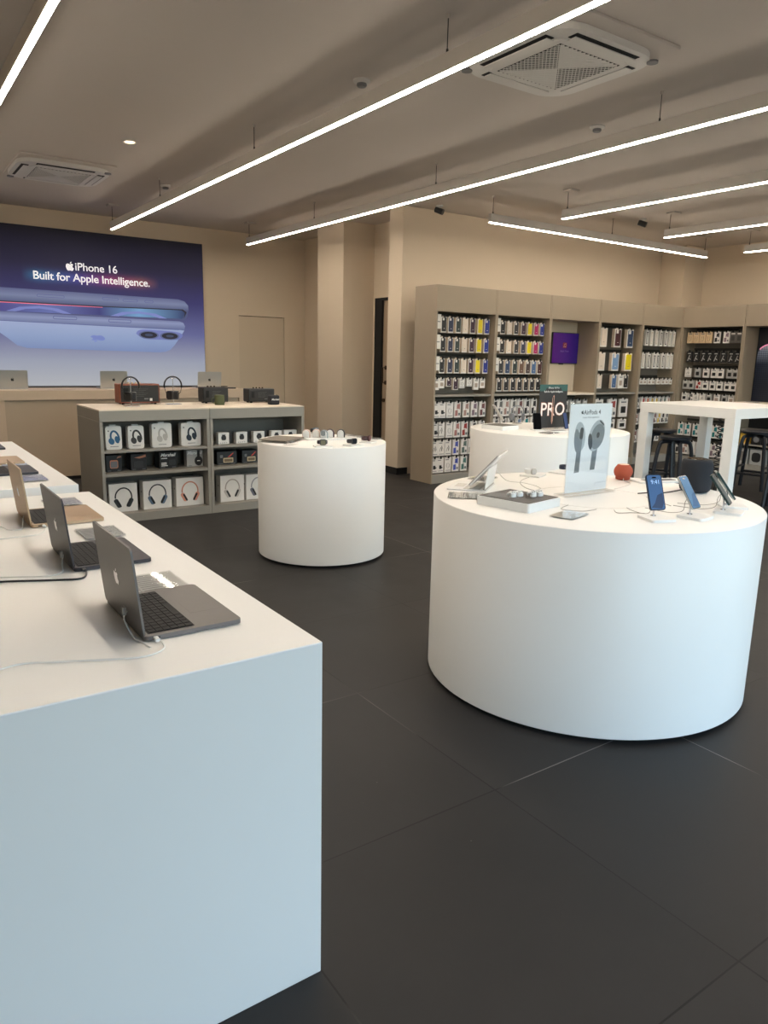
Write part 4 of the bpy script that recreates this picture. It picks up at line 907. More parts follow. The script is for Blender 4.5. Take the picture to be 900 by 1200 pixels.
t = thing('watch', 'dark blue watch lying on a white pad behind the poster stand', 'watch', (3.365, 2.965, TZ + 0.0095), math.radians(20))
bm = new_bm(); ring = [(0.032*math.cos(2*PI*k/28), 0.026*math.sin(2*PI*k/28), 0.024) for k in range(28)]; add_tube(bm, ring, 0.0115, 8, closed=True, rx=0.002); obj('band', bm, cmat(34, 40, 58), t, smooth=True)
bm = new_bm(); add_prism(bm, [(u, v + 0.022) for u, v in rrect(0.040, 0.036, 0.010, 5)], 0.026, 0.037, FRONT, bev=0.003); c_ = obj('case', bm, M['glassblack'], t)

# --- tablet on its keyboard
ta = math.radians(-143)     # user side faces the table edge
t = thing('tablet_keyboard', 'white keyboard stand holding the tablet at the left of the front table', 'keyboard', (2.590, 2.770, TZ), ta)
bm = new_bm(); add_prism(bm, [(u, v - 0.095) for u, v in rrect(0.280, 0.200, 0.010, 5)], 0.0, 0.006, None, bev=0.001); obj('base', bm, M['white_trim'], t)
bm = new_bm()
for r_ in range(5):
    for c_ in range(13): add_box(bm, -0.113 + c_*0.0174 + 0.001, -0.030 - (r_+1)*0.0172 + 0.001, 0.006, -0.113 + (c_+1)*0.0174 - 0.001, -0.030 - r_*0.0172 - 0.001, 0.0075)
obj('keys', bm, M['grey_white'], t)
bm = new_bm(); add_prism(bm, [(u, v - 0.150) for u, v in rrect(0.10, 0.050, 0.004, 4)], 0.006, 0.0064, None); obj('trackpad', bm, M['grey_white'], t)
bm = new_bm(); add_tube(bm, [(-0.115, -0.006, 0.008), (0.115, -0.006, 0.008)], 0.008, 12); obj('hinge', bm, M['silver'], t, smooth=True)
m4 = Matrix.Translation((0, -0.004, 0.010)) @ Matrix.Rotation(math.radians(-8), 4, 'X') @ FRONT
bm = new_bm(); add_prism(bm, [(u, v + 0.052) for u, v in rrect(0.250, 0.104, 0.008, 5)], -0.003, 0.0, m4); obj('back_lower', bm, M['white_trim'], t)
p = thing('tablet', 'silver tablet leaning back on a white keyboard stand', 'tablet', (2.590, 2.770, TZ), ta)
m4 = Matrix.Translation((0, -0.085, 0.030)) @ Matrix.Rotation(math.radians(-42), 4, 'X') @ FRONT
bm = new_bm(); add_prism(bm, [(u, v + 0.107) for u, v in rrect(0.278, 0.213, 0.012, 6)], -0.010, -0.0045, m4); o_ = obj('back_cover', bm, M['white_trim'], p)
bm = new_bm(); add_prism(bm, [(u, v + 0.107) for u, v in rrect(0.278, 0.213, 0.012, 6)], -0.0043, 0.0014, m4, bev=0.001); obj('body', bm, M['silver'], p)
bm = new_bm(); add_prism(bm, [(u, v + 0.107) for u, v in rrect(0.268, 0.203, 0.008, 6)], 0.0015, 0.0019, m4); obj('screen', bm, M['glassblack'], p)
cable('tablet_cable', [(2.700, 2.84, 0.985), (2.740, 2.87, 0.96), (2.80, 2.86, 0.910), (2.86, 2.80, 0.903), (2.85, 2.70, 0.903), (2.82, 2.63, 0.902)], 0.0016, M['cable_white'], 'thin white cable hanging from the tablet to the table ring')
price_plate(2.330, 2.640, TZ, math.radians(48), 0.150, 0.190, 'acrylic price plate with a dark strip beside the tablet keyboard', dark=True)
price_plate(2.420, 2.085, TZ, math.radians(16), 0.165, 0.110, 'acrylic price plate at the near edge of the front table', light=True)
price_plate(2.760, 3.010, TZ, math.radians(20), 0.16, 0.11, 'acrylic price plate lying behind the tablet')

# --- display box with earphones
t = thing('display_box', 'low white display box with dark top and clear cover, holding earbuds', 'display box', (2.402, 2.372, TZ), math.radians(11))
w_, d_ = 0.262, 0.285
bm = new_bm(); add_prism(bm, rrect(w_, d_, 0.010, 5), 0.0, 0.040, None, bev=0.003); obj('body', bm, M['white_trim'], t)
bm = new_bm(); add_prism(bm, rrect(w_ - 0.014, d_ - 0.014, 0.008, 5), 0.0401, 0.0415, None); obj('dark_top', bm, cmat(52, 47, 45), t)
bm = new_bm(); add_prism(bm, [(-0.115, 0.10), (-0.02, 0.13), (0.02, 0.02), (-0.07, -0.05)], 0.0416, 0.0424, None); obj('printed_card', bm, M['greyprint'], t)
for k, (u, v, l_) in enumerate(((-0.045, 0.0, 'white earphone case nearest the tablet in the display box'), (-0.005, -0.01, 'white open earphone case in the middle of the display box'), (0.035, -0.055, 'white earphone case second from the near end of the display box'), (0.075, -0.065, 'white earphone case at the right of the display box'))):
    a = math.radians(11); X = 2.402 + u*math.cos(a) - v*math.sin(a); Y = 2.372 + u*math.sin(a) + v*math.cos(a)
    e = thing('earphone_case', l_, 'earphone case', (X, Y, TZ + 0.0425), a, 'earphone cases in the display box')
    bm = new_bm(); add_prism(bm, rrect(0.034, 0.022, 0.0105, 6), 0.0, 0.018, None, bev=0.005); obj('case_body', bm, M['white_trim'], e, smooth=True)
    m4 = Matrix.Translation((0, 0.010, 0.019)) @ Matrix.Rotation(math.radians(-50), 4, 'X')
    bm = new_bm(); add_prism(bm, [(q, s + 0.010) for q, s in rrect(0.034, 0.020, 0.0095, 6)], 0.0, 0.008, m4, bev=0.003); obj('case_lid', bm, M['white_trim'], e, smooth=True)
    for s_ in (-1, 1):
        bm = new_bm(); add_tube(bm, [(s_*0.008, 0, 0.018), (s_*0.008, 0, 0.026)], [0.003, 0.0055], 10); obj('earbud', bm, M['white_trim'], e, smooth=True)
# loose wires on the table top
for pts, l_ in (([(2.70, 2.07, 0.9022), (2.66, 2.02, 0.9022), (2.72, 1.99, 0.9022), (2.76, 1.95, 0.9022)], 'thin grey wire curling in front of the table ring'),
                ([(3.11, 2.20, 0.9022), (3.05, 2.08, 0.9022), (3.02, 2.00, 0.9022)], 'thin grey wire between ring and pale blue phone'),
                ([(2.74, 2.60, 0.9022), (2.76, 2.68, 0.9022), (2.84, 2.80, 0.9022), (2.94, 2.88, 0.9022), (3.03, 2.92, 0.9022)], 'thin grey wire from ring to the rear pads'),
                ([(2.60, 2.25, 0.9022), (2.50, 2.20, 0.9022), (2.55, 2.12, 0.9022), (2.64, 2.12, 0.9022)], 'thin grey wire between the display box and the ring')):
    cable('device_wire', pts, 0.0013, M['cable_grey'], l_, group='thin wires on the front round table')

# --- the rear round table
t = thing('acrylic_sign', 'black upright poster with teal top band and glowing white capital lettering', 'sign', (5.450, 5.000, TZ), math.radians(0))
bm = new_bm(); add_box(bm, -0.20, -0.05, 0, 0.20, 0.05, 0.008, bev=0.002, seg=1); obj('stand_foot', bm, M['acrylic'], t)
bm = new_bm(); add_box(bm, -0.197, 0.0022, 0.0085, 0.197, 0.0048, 0.432, bev=0.0006, seg=1); obj('rear_sheet', bm, M['acrylic'], t)
bm = new_bm(); add_box(bm, -0.193, -0.0016, 0.012, 0.193, 0.0016, 0.428); pr = obj('printed_poster', bm, cmat(44, 43, 44), t)
bm = new_bm(); add_box(bm, -0.193, -0.0019, 0.365, 0.193, -0.0016, 0.428); obj('teal_band', bm, cmat(52, 92, 88), pr)
bm = new_bm(); add_prism(bm, [(u, v + 0.395) for u, v in [(-0.12, -0.03), (0.12, -0.03), (0.10, 0.0), (-0.10, 0.0)]], 0.0018, 0.0020, FRONT); obj('dark_patch', bm, cmat(44, 43, 44), pr)
lettering('iPhone 16 Pro', 0.026, M['printtext'], pr, (0.0, -0.0022, 0.396), depth=0.0002)
lettering('Built for Apple Intelligence.', 0.024, M['printtext'], pr, (0.0, -0.0022, 0.360), depth=0.0002, bold=0.0003)
gl = mat('rose_glow_ink', rgb(150, 92, 78), 0.6)
lettering('PRO', 0.178, gl, pr, (0.0, -0.0020, 0.186), depth=0.0001, bold=0.006, name='glow_lettering')
lettering('PRO', 0.178, emit('sign_white_ink', rgb(250, 238, 230), 0.05), pr, (0.0, -0.0026, 0.186), depth=0.0002, bold=0.001)
bm = new_bm(); add_prism(bm, [(-0.012, 0.300), (0.006, 0.330), (0.014, 0.318), (0.010, 0.08), (-0.002, 0.045), (-0.014, 0.08)], 0.0028, 0.0032, FRONT); obj('pencil_picture', bm, cmat(196, 150, 130), pr)
bm = new_bm(); add_prism(bm, [(u - 0.0, v + 0.26) for u, v in rrect(0.012, 0.10, 0.004)], 0.0033, 0.0036, FRONT); obj('pencil_grip_picture', bm, M['printblack'], pr)
def phone_upright(x, y, ang, m_, sc_, label):
    p = thing('smartphone', label, 'phone', (x, y, TZ), ang, 'phones beside the black poster')
    m4 = Matrix.Translation((0, 0, 0.012)) @ Matrix.Rotation(math.radians(-14), 4, 'X') @ FRONT
    bm = new_bm(); add_prism(bm, [(u, v + 0.078) for u, v in rrect(0.082, 0.156, 0.012, 6)], -0.008, 0.0, m4, bev=0.0012); obj('body', bm, m_, p)
    bm = new_bm(); add_prism(bm, [(u, v + 0.078) for u, v in rrect(0.077, 0.151, 0.010, 6)], 0.0001, 0.0006, m4); obj('screen', bm, sc_, p)
    bm = new_bm(); add_prism(bm, rrect(0.11, 0.11, 0.01, 4), 0.0, 0.010, None, bev=0.002); obj('stand_base', bm, M['white_trim'], p)
    bm = new_bm(); add_tube(bm, [(0, 0.03, 0.009), (0, 0.022, 0.06)], 0.004, 8); obj('stand_rod', bm, M['chrome'], p)
phone_upright(5.190, 4.93, math.radians(-20), M['black'], M['glassblack'], 'black smartphone left of the black poster on the rear table')
phone_upright(5.520, 4.86, math.radians(20), ed_b, emit('phone_screen_deep_blue', rgb(30, 58, 108), 0.15), 'blue smartphone right of the black poster on the rear table')
t = thing('display_box', 'low white display box at the left of the rear round table', 'display box', (4.950, 5.19, TZ), math.radians(8))
bm = new_bm(); add_prism(bm, rrect(0.25, 0.26, 0.01, 5), 0.0, 0.040, None, bev=0.003); obj('body', bm, M['white_trim'], t)
bm = new_bm(); add_prism(bm, rrect(0.236, 0.246, 0.008, 5), 0.0401, 0.0415, None); obj('dark_top', bm, cmat(90, 86, 82), t)
t = thing('tablet', 'pale tablet tilted on a stand left on the rear round table', 'tablet', (5.33, 5.55, TZ), math.radians(60))
m4 = Matrix.Translation((0, 0, 0.045)) @ Matrix.Rotation(math.radians(-34), 4, 'X') @ FRONT
bm = new_bm(); add_prism(bm, [(u, v + 0.09) for u, v in rrect(0.13, 0.19, 0.01, 5)], -0.007, 0.0, m4, bev=0.001); obj('body', bm, M['grey_white'], t)
bm = new_bm(); add_prism(bm, [(u, v + 0.09) for u, v in rrect(0.12, 0.18, 0.008, 5)], 0.0001, 0.0006, m4); obj('screen', bm, cmat(196, 188, 176), t)
bm = new_bm(); add_prism(bm, rrect(0.12, 0.12, 0.01, 4), 0.0, 0.008, None, bev=0.002); obj('stand_base', bm, M['white_trim'], t)
bm = new_bm(); add_tube(bm, [(0, 0.03, 0.007), (0, 0.06, 0.10)], 0.006, 8); obj('stand_rod', bm, M['chrome'], t)
t = thing('headphones', 'grey headphones resting on a stand near the tilted tablet', 'headphones', (5.56, 5.58, TZ), math.radians(-20))
arc = [(0.072 * math.cos(math.radians(a)), 0, 0.115 + 0.072 * math.sin(math.radians(a))) for a in range(-20, 201, 10)]
bm = new_bm(); add_tube(bm, arc, 0.009, 8, rx=0.004); obj('headband', bm, cmat(150, 156, 162), t, smooth=True)
for s_ in (-1, 1):
    bm = new_bm(); m4 = Matrix.Translation((s_*0.064, 0, 0.070)) @ Matrix.Rotation(math.radians(s_*70), 4, 'Z') @ FRONT
    add_prism(bm, rrect(0.056, 0.078, 0.024, 6), -0.014, 0.014, m4, bev=0.006); obj('ear_cup', bm, cmat(120, 124, 130), t, smooth=True)
bm = new_bm(); add_tube(bm, [(0, 0, 0.005), (0, 0, 0.180)], 0.004, 8); obj('stand_rod', bm, M['chrome'], t)
bm = new_bm(); add_lathe(bm, [(0, 0), (0.05, 0), (0.05, 0.005), (0, 0.006)], 24); obj('stand_base', bm, M['chrome'], t, smooth=True)
price_plate(5.10, 4.70, TZ, math.radians(10), 0.18, 0.12, 'acrylic price plate with a dark strip at the near rim of the rear table', dark=True)
price_plate(5.75, 4.66, TZ, math.radians(-10), 0.16, 0.12, 'acrylic price plate on the right of the rear table', dark=True)
pad(5.33, 4.80, 0.24, 0.12, math.radians(-6), 'white pad before the black poster on the rear table', group=None)

# --- small round table: grey tray, watch domes and watches
t = thing('display_tray', 'grey topped acrylic tray on the left of the small round table', 'tray', (2.590, 5.125, TZ), math.radians(36))
bm = new_bm(); add_box(bm, -0.17, -0.125, 0.0, 0.17, 0.125, 0.012, bev=0.003, seg=1); obj('acrylic_base', bm, M['acrylic'], t)
bm = new_bm(); add_prism(bm, rrect(0.325, 0.235, 0.010, 5), 0.0125, 0.020, None, bev=0.001); obj('grey_mat', bm, cmat(112, 104, 94), t)
t = thing('acrylic_block', 'clear acrylic block with a small grey chip on the small round table', 'display block', (2.535, 4.86, TZ), math.radians(30))
bm = new_bm(); add_box(bm, -0.06, -0.03, 0, 0.06, 0.03, 0.018, bev=0.004, seg=1); obj('block', bm, M['acrylic'], t)
bm = new_bm(); add_prism(bm, rrect(0.04, 0.03, 0.006), 0.0185, 0.026, None); obj('chip', bm, M['printgrey'], t)
tr = thing('display_tray', 'flat white tray carrying the row of watch domes', 'tray', (3.000, 5.085, TZ), math.radians(-14))
bm = new_bm(); add_prism(bm, rrect(0.42, 0.17, 0.02, 5), 0.0, 0.012, None, bev=0.002); obj('tray', bm, M['white_trim'], tr)
def dome(x, y, strap, label, z=TZ + 0.0125, watch_case=None):
    t = thing('watch_dome', label, 'watch display', (x, y, z), math.radians(-52), 'watch domes on the small round table')
    prof = [(-0.026, 0), (0.026, 0)] + [(0.026*math.cos(math.radians(a)), 0.034 + 0.026*math.sin(math.radians(a))) for a in range(0, 181, 15)]
    bm = new_bm(); add_prism(bm, prof, -0.016, 0.016, FRONT, bev=0.004); obj('dome', bm, M['white_trim'], t, smooth=True)
    if strap:
        pts = [(-0.029, 0, 0.002), (-0.029, 0, 0.034)] + [(-0.029*math.cos(math.radians(a)), 0, 0.034 + 0.029*math.sin(math.radians(a))) for a in range(15, 180, 15)] + [(0.029, 0, 0.034), (0.029, 0, 0.002)]
        bm = new_bm(); add_tube(bm, pts, 0.012, 8, rx=0.004); s_ = obj('strap', bm, strap, t, smooth=True)
        if watch_case:
            bm = new_bm(); add_prism(bm, [(u, v + 0.040) for u, v in rrect(0.034, 0.040, 0.010, 5)], 0.0165, 0.027, FRONT, bev=0.003); obj('watch_case', bm, watch_case, t)
wb = cmat(40, 40, 44); wp = cmat(206, 180, 168); wg = cmat(150, 160, 164); wm = cmat(70, 42, 50)
dome(2.820, 5.150, wp, 'white dome with a pale strap at the left end of the tray')
dome(2.905, 5.140, wp, 'white dome with a pink strap, second from the left on the tray', watch_case=None)
dome(2.930, 5.060, wg, 'white dome with a grey-blue strap in the middle of the tray', watch_case=cmat(126, 134, 138))
dome(3.010, 5.100, wm, 'white dome with a maroon strap, right of the grey-blue one')
dome(3.080, 5.050, wb, 'white dome with a black strap at the right end of the tray')
def watch_on_pad(x, y, rz, band, face, label, label2):
    pad(x, y, 0.13, 0.105, rz, label2, inner=False, group='white watch pads on the small round table')
    t = thing('watch', label, 'watch', (x, y, TZ + 0.0095), rz, 'watches along the near rim of the small round table')
    ring = [(0.028*math.sin(2*PI*k/28) if False else 0.0, 0.024 + 0.034*math.cos(2*PI*k/28), 0.026 + 0.025*math.sin(2*PI*k/28)) for k in range(28)]
    ring = [(0.036*math.cos(2*PI*k/28), 0.022 + 0.028*math.sin(2*PI*k/28), 0.022) for k in range(28)]
    bm = new_bm(); add_tube(bm, ring, 0.0125, 8, closed=True, rx=0.003); obj('band', bm, band, t, smooth=True)
    bm = new_bm(); add_prism(bm, [(u, v + 0.024) for u, v in rrect(0.048, 0.042, 0.011, 6)], 0.004, 0.016, FRONT, bev=0.004); c_ = obj('case', bm, band, t)
    bm = new_bm(); add_prism(bm, [(u, v + 0.024) for u, v in rrect(0.037, 0.032, 0.008, 5)], 0.0161, 0.0168, FRONT); obj('face', bm, face, c_)
    bm = new_bm(); add_tube(bm, [(0.024, -0.010, 0.028), (0.028, -0.010, 0.028)], 0.004, 10); obj('crown', bm, M['chrome'], c_)
watch_on_pad(2.690, 4.665, math.radians(-20), wb, cmat(110, 108, 84), 'black watch with a pale olive face at the near rim', 'white pad under the watch with the pale face')
watch_on_pad(2.935, 4.635, math.radians(8), wb, M['glassblack'], 'black watch with a dark face at the near rim', 'white pad under the black faced watch')
watch_on_pad(3.150, 4.760, math.radians(35), cmat(66, 40, 44), cmat(120, 84, 84), 'maroon watch at the right rim of the small table', 'white pad under the maroon watch')
dk = thing('watch', 'dark blue watch raised on a clear block behind the domes', 'watch', (2.965, 5.275, TZ), math.radians(-10))
bm = new_bm(); add_box(bm, -0.04, -0.03, 0, 0.04, 0.03, 0.035, bev=0.003, seg=1); obj('block', bm, M['white_trim'], dk)
bm = new_bm(); ring = [(0.034*math.cos(2*PI*k/28), 0.026*math.sin(2*PI*k/28), 0.055) for k in range(28)]; add_tube(bm, ring, 0.013, 8, closed=True, rx=0.003); obj('band', bm, cmat(34, 38, 46), dk, smooth=True)
bm = new_bm(); add_prism(bm, [(u, v + 0.056) for u, v in rrect(0.046, 0.042, 0.01, 5)], 0.026, 0.038, FRONT, bev=0.003); obj('case', bm, cmat(70, 90, 104), dk)
for k, (x, y) in enumerate(((3.275, 5.300), (3.300, 5.180), (3.320, 5.065), (3.335, 4.950))):
    price_plate(x, y, TZ, math.radians(-65), 0.11, 0.10, 'clear price plate, %s from the back at the right side of the small table' % ORD[k], group='clear plates on the small round table')

# ------------------------------------------------------------------ tall shelf wall
SY0, SY1, SH = 7.168, 7.60, 2.415
BAYX = [5.695, 6.680, 7.673, 8.682, 9.660, 10.631]
def tall_bay(w, label, loc, rotz, shelf=True, back=True, back_y=0.36, rails=()):
    """local: front at y=0 facing -y, x from 0 to w"""
    t = thing('tall_shelf', label, 'shelf', loc, rotz, 'tall taupe shelf bays')
    g_ = M['taupe']; D = SY1 - SY0
    box('side_panel', (0.001, 0, 0, 0.024, D, 2.4145), g_, t, bev=0.001)
    box('side_panel', (w - 0.024, 0, 0, w - 0.001, D, 2.4145), g_, t, bev=0.001)
    box('header', (0.0245, 0.002, 2.108, w - 0.0245, D, SH), g_, t, bev=0.001)
    if back: box('back_panel', (0.0245, back_y, 0.109, w - 0.0245, back_y + 0.015, 2.1075), M['grey_back'], t)
    box('plinth', (0.0245, 0.006, 0, w - 0.0245, D, 0.108), M['greylam'], t)
    if shelf: box('shelf', (0.0245, 0.02, 1.085, w - 0.0245, back_y - 0.001, 1.110), M['greylam'], t)
    for z in rails: box('hook_rail', (0.0245, back_y - 0.012, z, w - 0.0245, back_y - 0.0005, z + 0.035), M['dark_rail'], t)
    return t
U = [2.075, 1.830, 1.575, 1.330]; Lw = [1.035, 0.785, 0.555, 0.335]
B = []
B.append(tall_bay(BAYX[1] - BAYX[0], 'leftmost tall shelf bay, its plain taupe side panel facing the doorway', (BAYX[0], SY0, 0), 0, rails=U + Lw))
B.append(tall_bay(BAYX[2] - BAYX[1], 'second tall shelf bay, between the leftmost bay and the television', (BAYX[1], SY0, 0), 0, rails=U + Lw))
B.append(tall_bay(BAYX[3] - BAYX[2], 'tall shelf bay with a white recess holding the purple television', (BAYX[2], SY0, 0), 0, shelf=False, back=False))
B.append(tall_bay(BAYX[4] - BAYX[3], 'tall shelf bay right of the television, with few large packs', (BAYX[3], SY0, 0), 0, rails=[2.055, 1.705, 1.39, 1.03, 0.72, 0.43]))
B.append(tall_bay(BAYX[5] - BAYX[4], 'tall shelf bay at the inner corner, with slim white boxes', (BAYX[4], SY0, 0), 0, rails=[2.07, 1.725, 1.325, 1.045, 0.80, 0.54]))
t3 = B[2]; w3 = BAYX[3] - BAYX[2]
box('recess_back', (0.0245, 0.40, 1.112, w3 - 0.0245, 0.415, 2.1075), M['wall'], t3)
box('shelf', (0.0245, -0.01, 1.085, w3 - 0.0245, 0.399, 1.111), M['ledge'], t3, bev=0.002)
box('back_panel', (0.0245, 0.36, 0.109, w3 - 0.0245, 0.375, 1.084), M['grey_back'], t3)
box('hook_rail', (0.0245, 0.348, 1.032, w3 - 0.0245, 0.3595, 1.06), M['dark_rail'], t3)
RZ = -PI/2
XS0 = 10.631
B.append(tall_bay(1.020, 'tall shelf bay around the corner, with beige, black and white packs', (XS0, SY0 - 0.001, 0), RZ, shelf=False, rails=[2.065, 1.765, 1.50, 1.315, 1.12, 0.65, 0.37]))
b7 = tall_bay(1.10, 'tall shelf bay with the black display panel, cut by the frame edge', (XS0, SY0 - 1.023, 0), RZ, shelf=False, back=False)
B.append(b7)
box('back_panel', (0.0245, 0.38, 0.109, 1.0755, 0.395, 2.1075), M['blackm'], b7)
box('display_counter', (0.0245, -0.10, 0.985, 1.0755, 0.379, 1.020), M['ledge'], b7, bev=0.002)
for z in (0.385, 0.60): box('shelf', (0.0245, 0.02, z, 1.0755, 0.379, z + 0.02), M['greylam'], b7)
# shallow end-cover strips in the corner
struct('trim_1', add_box(new_bm(), XS0 + 0.001, SY0, 0, XS0 + 0.44, SY1, SH), M['taupe'])

# television in the recess
t = thing('television', 'wall mounted television showing a purple screen with a small red icon', 'television', (8.432, SY0 + 0.399, 1.735))
bm = new_bm(); add_prism(bm, rrect(0.638, 0.440, 0.008, 4), 0.012, 0.040, FRONT, bev=0.002); obj('housing', bm, M['black'], t)
bm = new_bm(); add_prism(bm, rrect(0.20, 0.20, 0.01, 3), 0.0, 0.012, FRONT); obj('wall_mount', bm, M['blackm'], t)
scr = ramp_emit('television_picture', [(0.0, rgb(72, 18, 104)), (0.4, rgb(62, 24, 106)), (0.8, rgb(36, 16, 92)), (1.0, rgb(28, 14, 76))], 0, -0.31, 0.31, 0.62, 0.25)
bm = new_bm(); add_prism(bm, rrect(0.622, 0.420, 0.004, 3), 0.0402, 0.0410, FRONT); sc_ = obj('screen', bm, scr, t)
bm = new_bm(); add_prism(bm, [(u - 0.06, v + 0.040) for u, v in rrect(0.086, 0.080, 0.018, 6)], 0.0411, 0.0416, FRONT); ic = obj('music_icon', bm, emit('icon_red', rgb(120, 18, 34), 0.12), sc_)
nw = emit('icon_white', rgb(190, 160, 165), 0.1)
bm = new_bm()
for u in (-0.078, -0.046): add_prism(bm, ellipse(0.010, 0.008, 14, u, 0.022), 0.0417, 0.0420, FRONT)
add_prism(bm, [(-0.072, 0.022), (-0.068, 0.022), (-0.068, 0.060), (-0.072, 0.060)], 0.0417, 0.0420, FRONT); add_prism(bm, [(-0.040, 0.022), (-0.036, 0.022), (-0.036, 0.067), (-0.040, 0.067)], 0.0417, 0.0420, FRONT)
add_prism(bm, [(-0.072, 0.052), (-0.036, 0.060), (-0.036, 0.068), (-0.072, 0.060)], 0.0417, 0.0420, FRONT)
obj('music_note', bm, nw, ic)
lettering('Apple Music', 0.036, emit('icon_pale', rgb(120, 96, 150), 0.1), sc_, (-0.06, -0.0414, -0.042), depth=0.0002)
bm = new_bm(); add_prism(bm, rrect(0.08, 0.012, 0.004, 3), 0.014, 0.034, Matrix.Translation((-0.10, 0, -0.226)) @ FRONT); obj('sensor_bar', bm, M['blackm'], t)
t = thing('speaker', 'small black speaker with a teal face on the ledge below the television', 'speaker', (8.02, SY0 + 0.10, 1.1115))
bm = new_bm(); add_prism(bm, rrect(0.05, 0.06, 0.012, 5), 0.0, 0.115, None, bev=0.004); obj('body', bm, M['black'], t, smooth=True)
bm = new_bm(); add_prism(bm, [(u, v + 0.06) for u, v in rrect(0.03, 0.07, 0.008, 4)], 0.0302, 0.0312, FRONT); obj('face', bm, cmat(60, 110, 84), t)

# dark display panel in the last bay: lit picture of a domed speaker
t = thing('display_screen', 'black panel at the right frame edge with a large picture of a domed speaker', 'display', (XS0 + 0.379, SY0 - 1.023 - 0.55, 1.0205), RZ)
bm = new_bm(); add_box(bm, -0.52, -0.03, 0.0, 0.52, 0, 1.085, bev=0.003, seg=1); obj('panel', bm, cmat(12, 18, 30), t)
dm = bpy.data.materials.new('domed_speaker_picture'); dm.use_nodes = True
nt_ = dm.node_tree; bb = nt_.nodes['Principled BSDF']; tcn = nt_.nodes.new('ShaderNodeTexCoord'); sxn = nt_.nodes.new('ShaderNodeSeparateXYZ')
nt_.links.new(tcn.outputs['Object'], sxn.inputs[0])
mrn = nt_.nodes.new('ShaderNodeMapRange'); mrn.inputs['From Min'].default_value = 0.30; mrn.inputs['From Max'].default_value = 0.875; nt_.links.new(sxn.outputs[2], mrn.inputs['Value'])
crn = nt_.nodes.new('ShaderNodeValToRGB'); st = [(0.0, rgb(14, 20, 34)), (0.45, rgb(24, 32, 48)), (0.78, rgb(110, 116, 128)), (0.93, rgb(170, 160, 166)), (1.0, rgb(230, 150, 180))]
while len(crn.color_ramp.elements) < len(st): crn.color_ramp.elements.new(0.5)
for e_, (p_, c_) in zip(crn.color_ramp.elements, st): e_.position = p_; e_.color = c_
nt_.links.new(mrn.outputs[0], crn.inputs[0])
chk = nt_.nodes.new('ShaderNodeTexChecker'); chk.inputs['Scale'].default_value = 45; chk.inputs[1].default_value = (1, 1, 1, 1); chk.inputs[2].default_value = (0.45, 0.45, 0.5, 1)
mpn = nt_.nodes.new('ShaderNodeMapping'); mpn.inputs['Rotation'].default_value = (0, math.radians(45), 0); nt_.links.new(tcn.outputs['Object'], mpn.inputs[0]); nt_.links.new(mpn.outputs[0], chk.inputs[0])
mln = nt_.nodes.new('ShaderNodeMixRGB'); mln.blend_type = 'MULTIPLY'; mln.inputs[0].default_value = 1; nt_.links.new(crn.outputs[0], mln.inputs[1]); nt_.links.new(chk.outputs[0], mln.inputs[2])
nt_.links.new(mln.outputs[0], bb.inputs['Base Color']); nt_.links.new(mln.outputs[0], bb.inputs['Emission Color']); bb.inputs['Emission Strength'].default_value = 0.4
dome_pts = [(-0.51, 0.004), (-0.505, 0.30)] + [(-0.505*math.cos(math.radians(a)), 0.30 + 0.575*math.sin(math.radians(a))**0.2) for a in range(3, 178, 6)] + [(0.505, 0.30), (0.51, 0.004)]
bm = new_bm(); add_prism(bm, dome_pts, 0.0302, 0.0310, FRONT); obj('speaker_picture', bm, dm, t)
bm = new_bm(); arcp = [(-0.505*math.cos(math.radians(a)), 0, 0.30 + 0.575*math.sin(math.radians(a))**0.2) for a in range(20, 161, 5)]
add_tube(bm, [(p[0], -0.0316, p[2]) for p in arcp], 0.010, 6, rx=0.0006); obj('pink_rim_picture', bm, emit('pink_rim', rgb(226, 140, 176), 0.5), t)

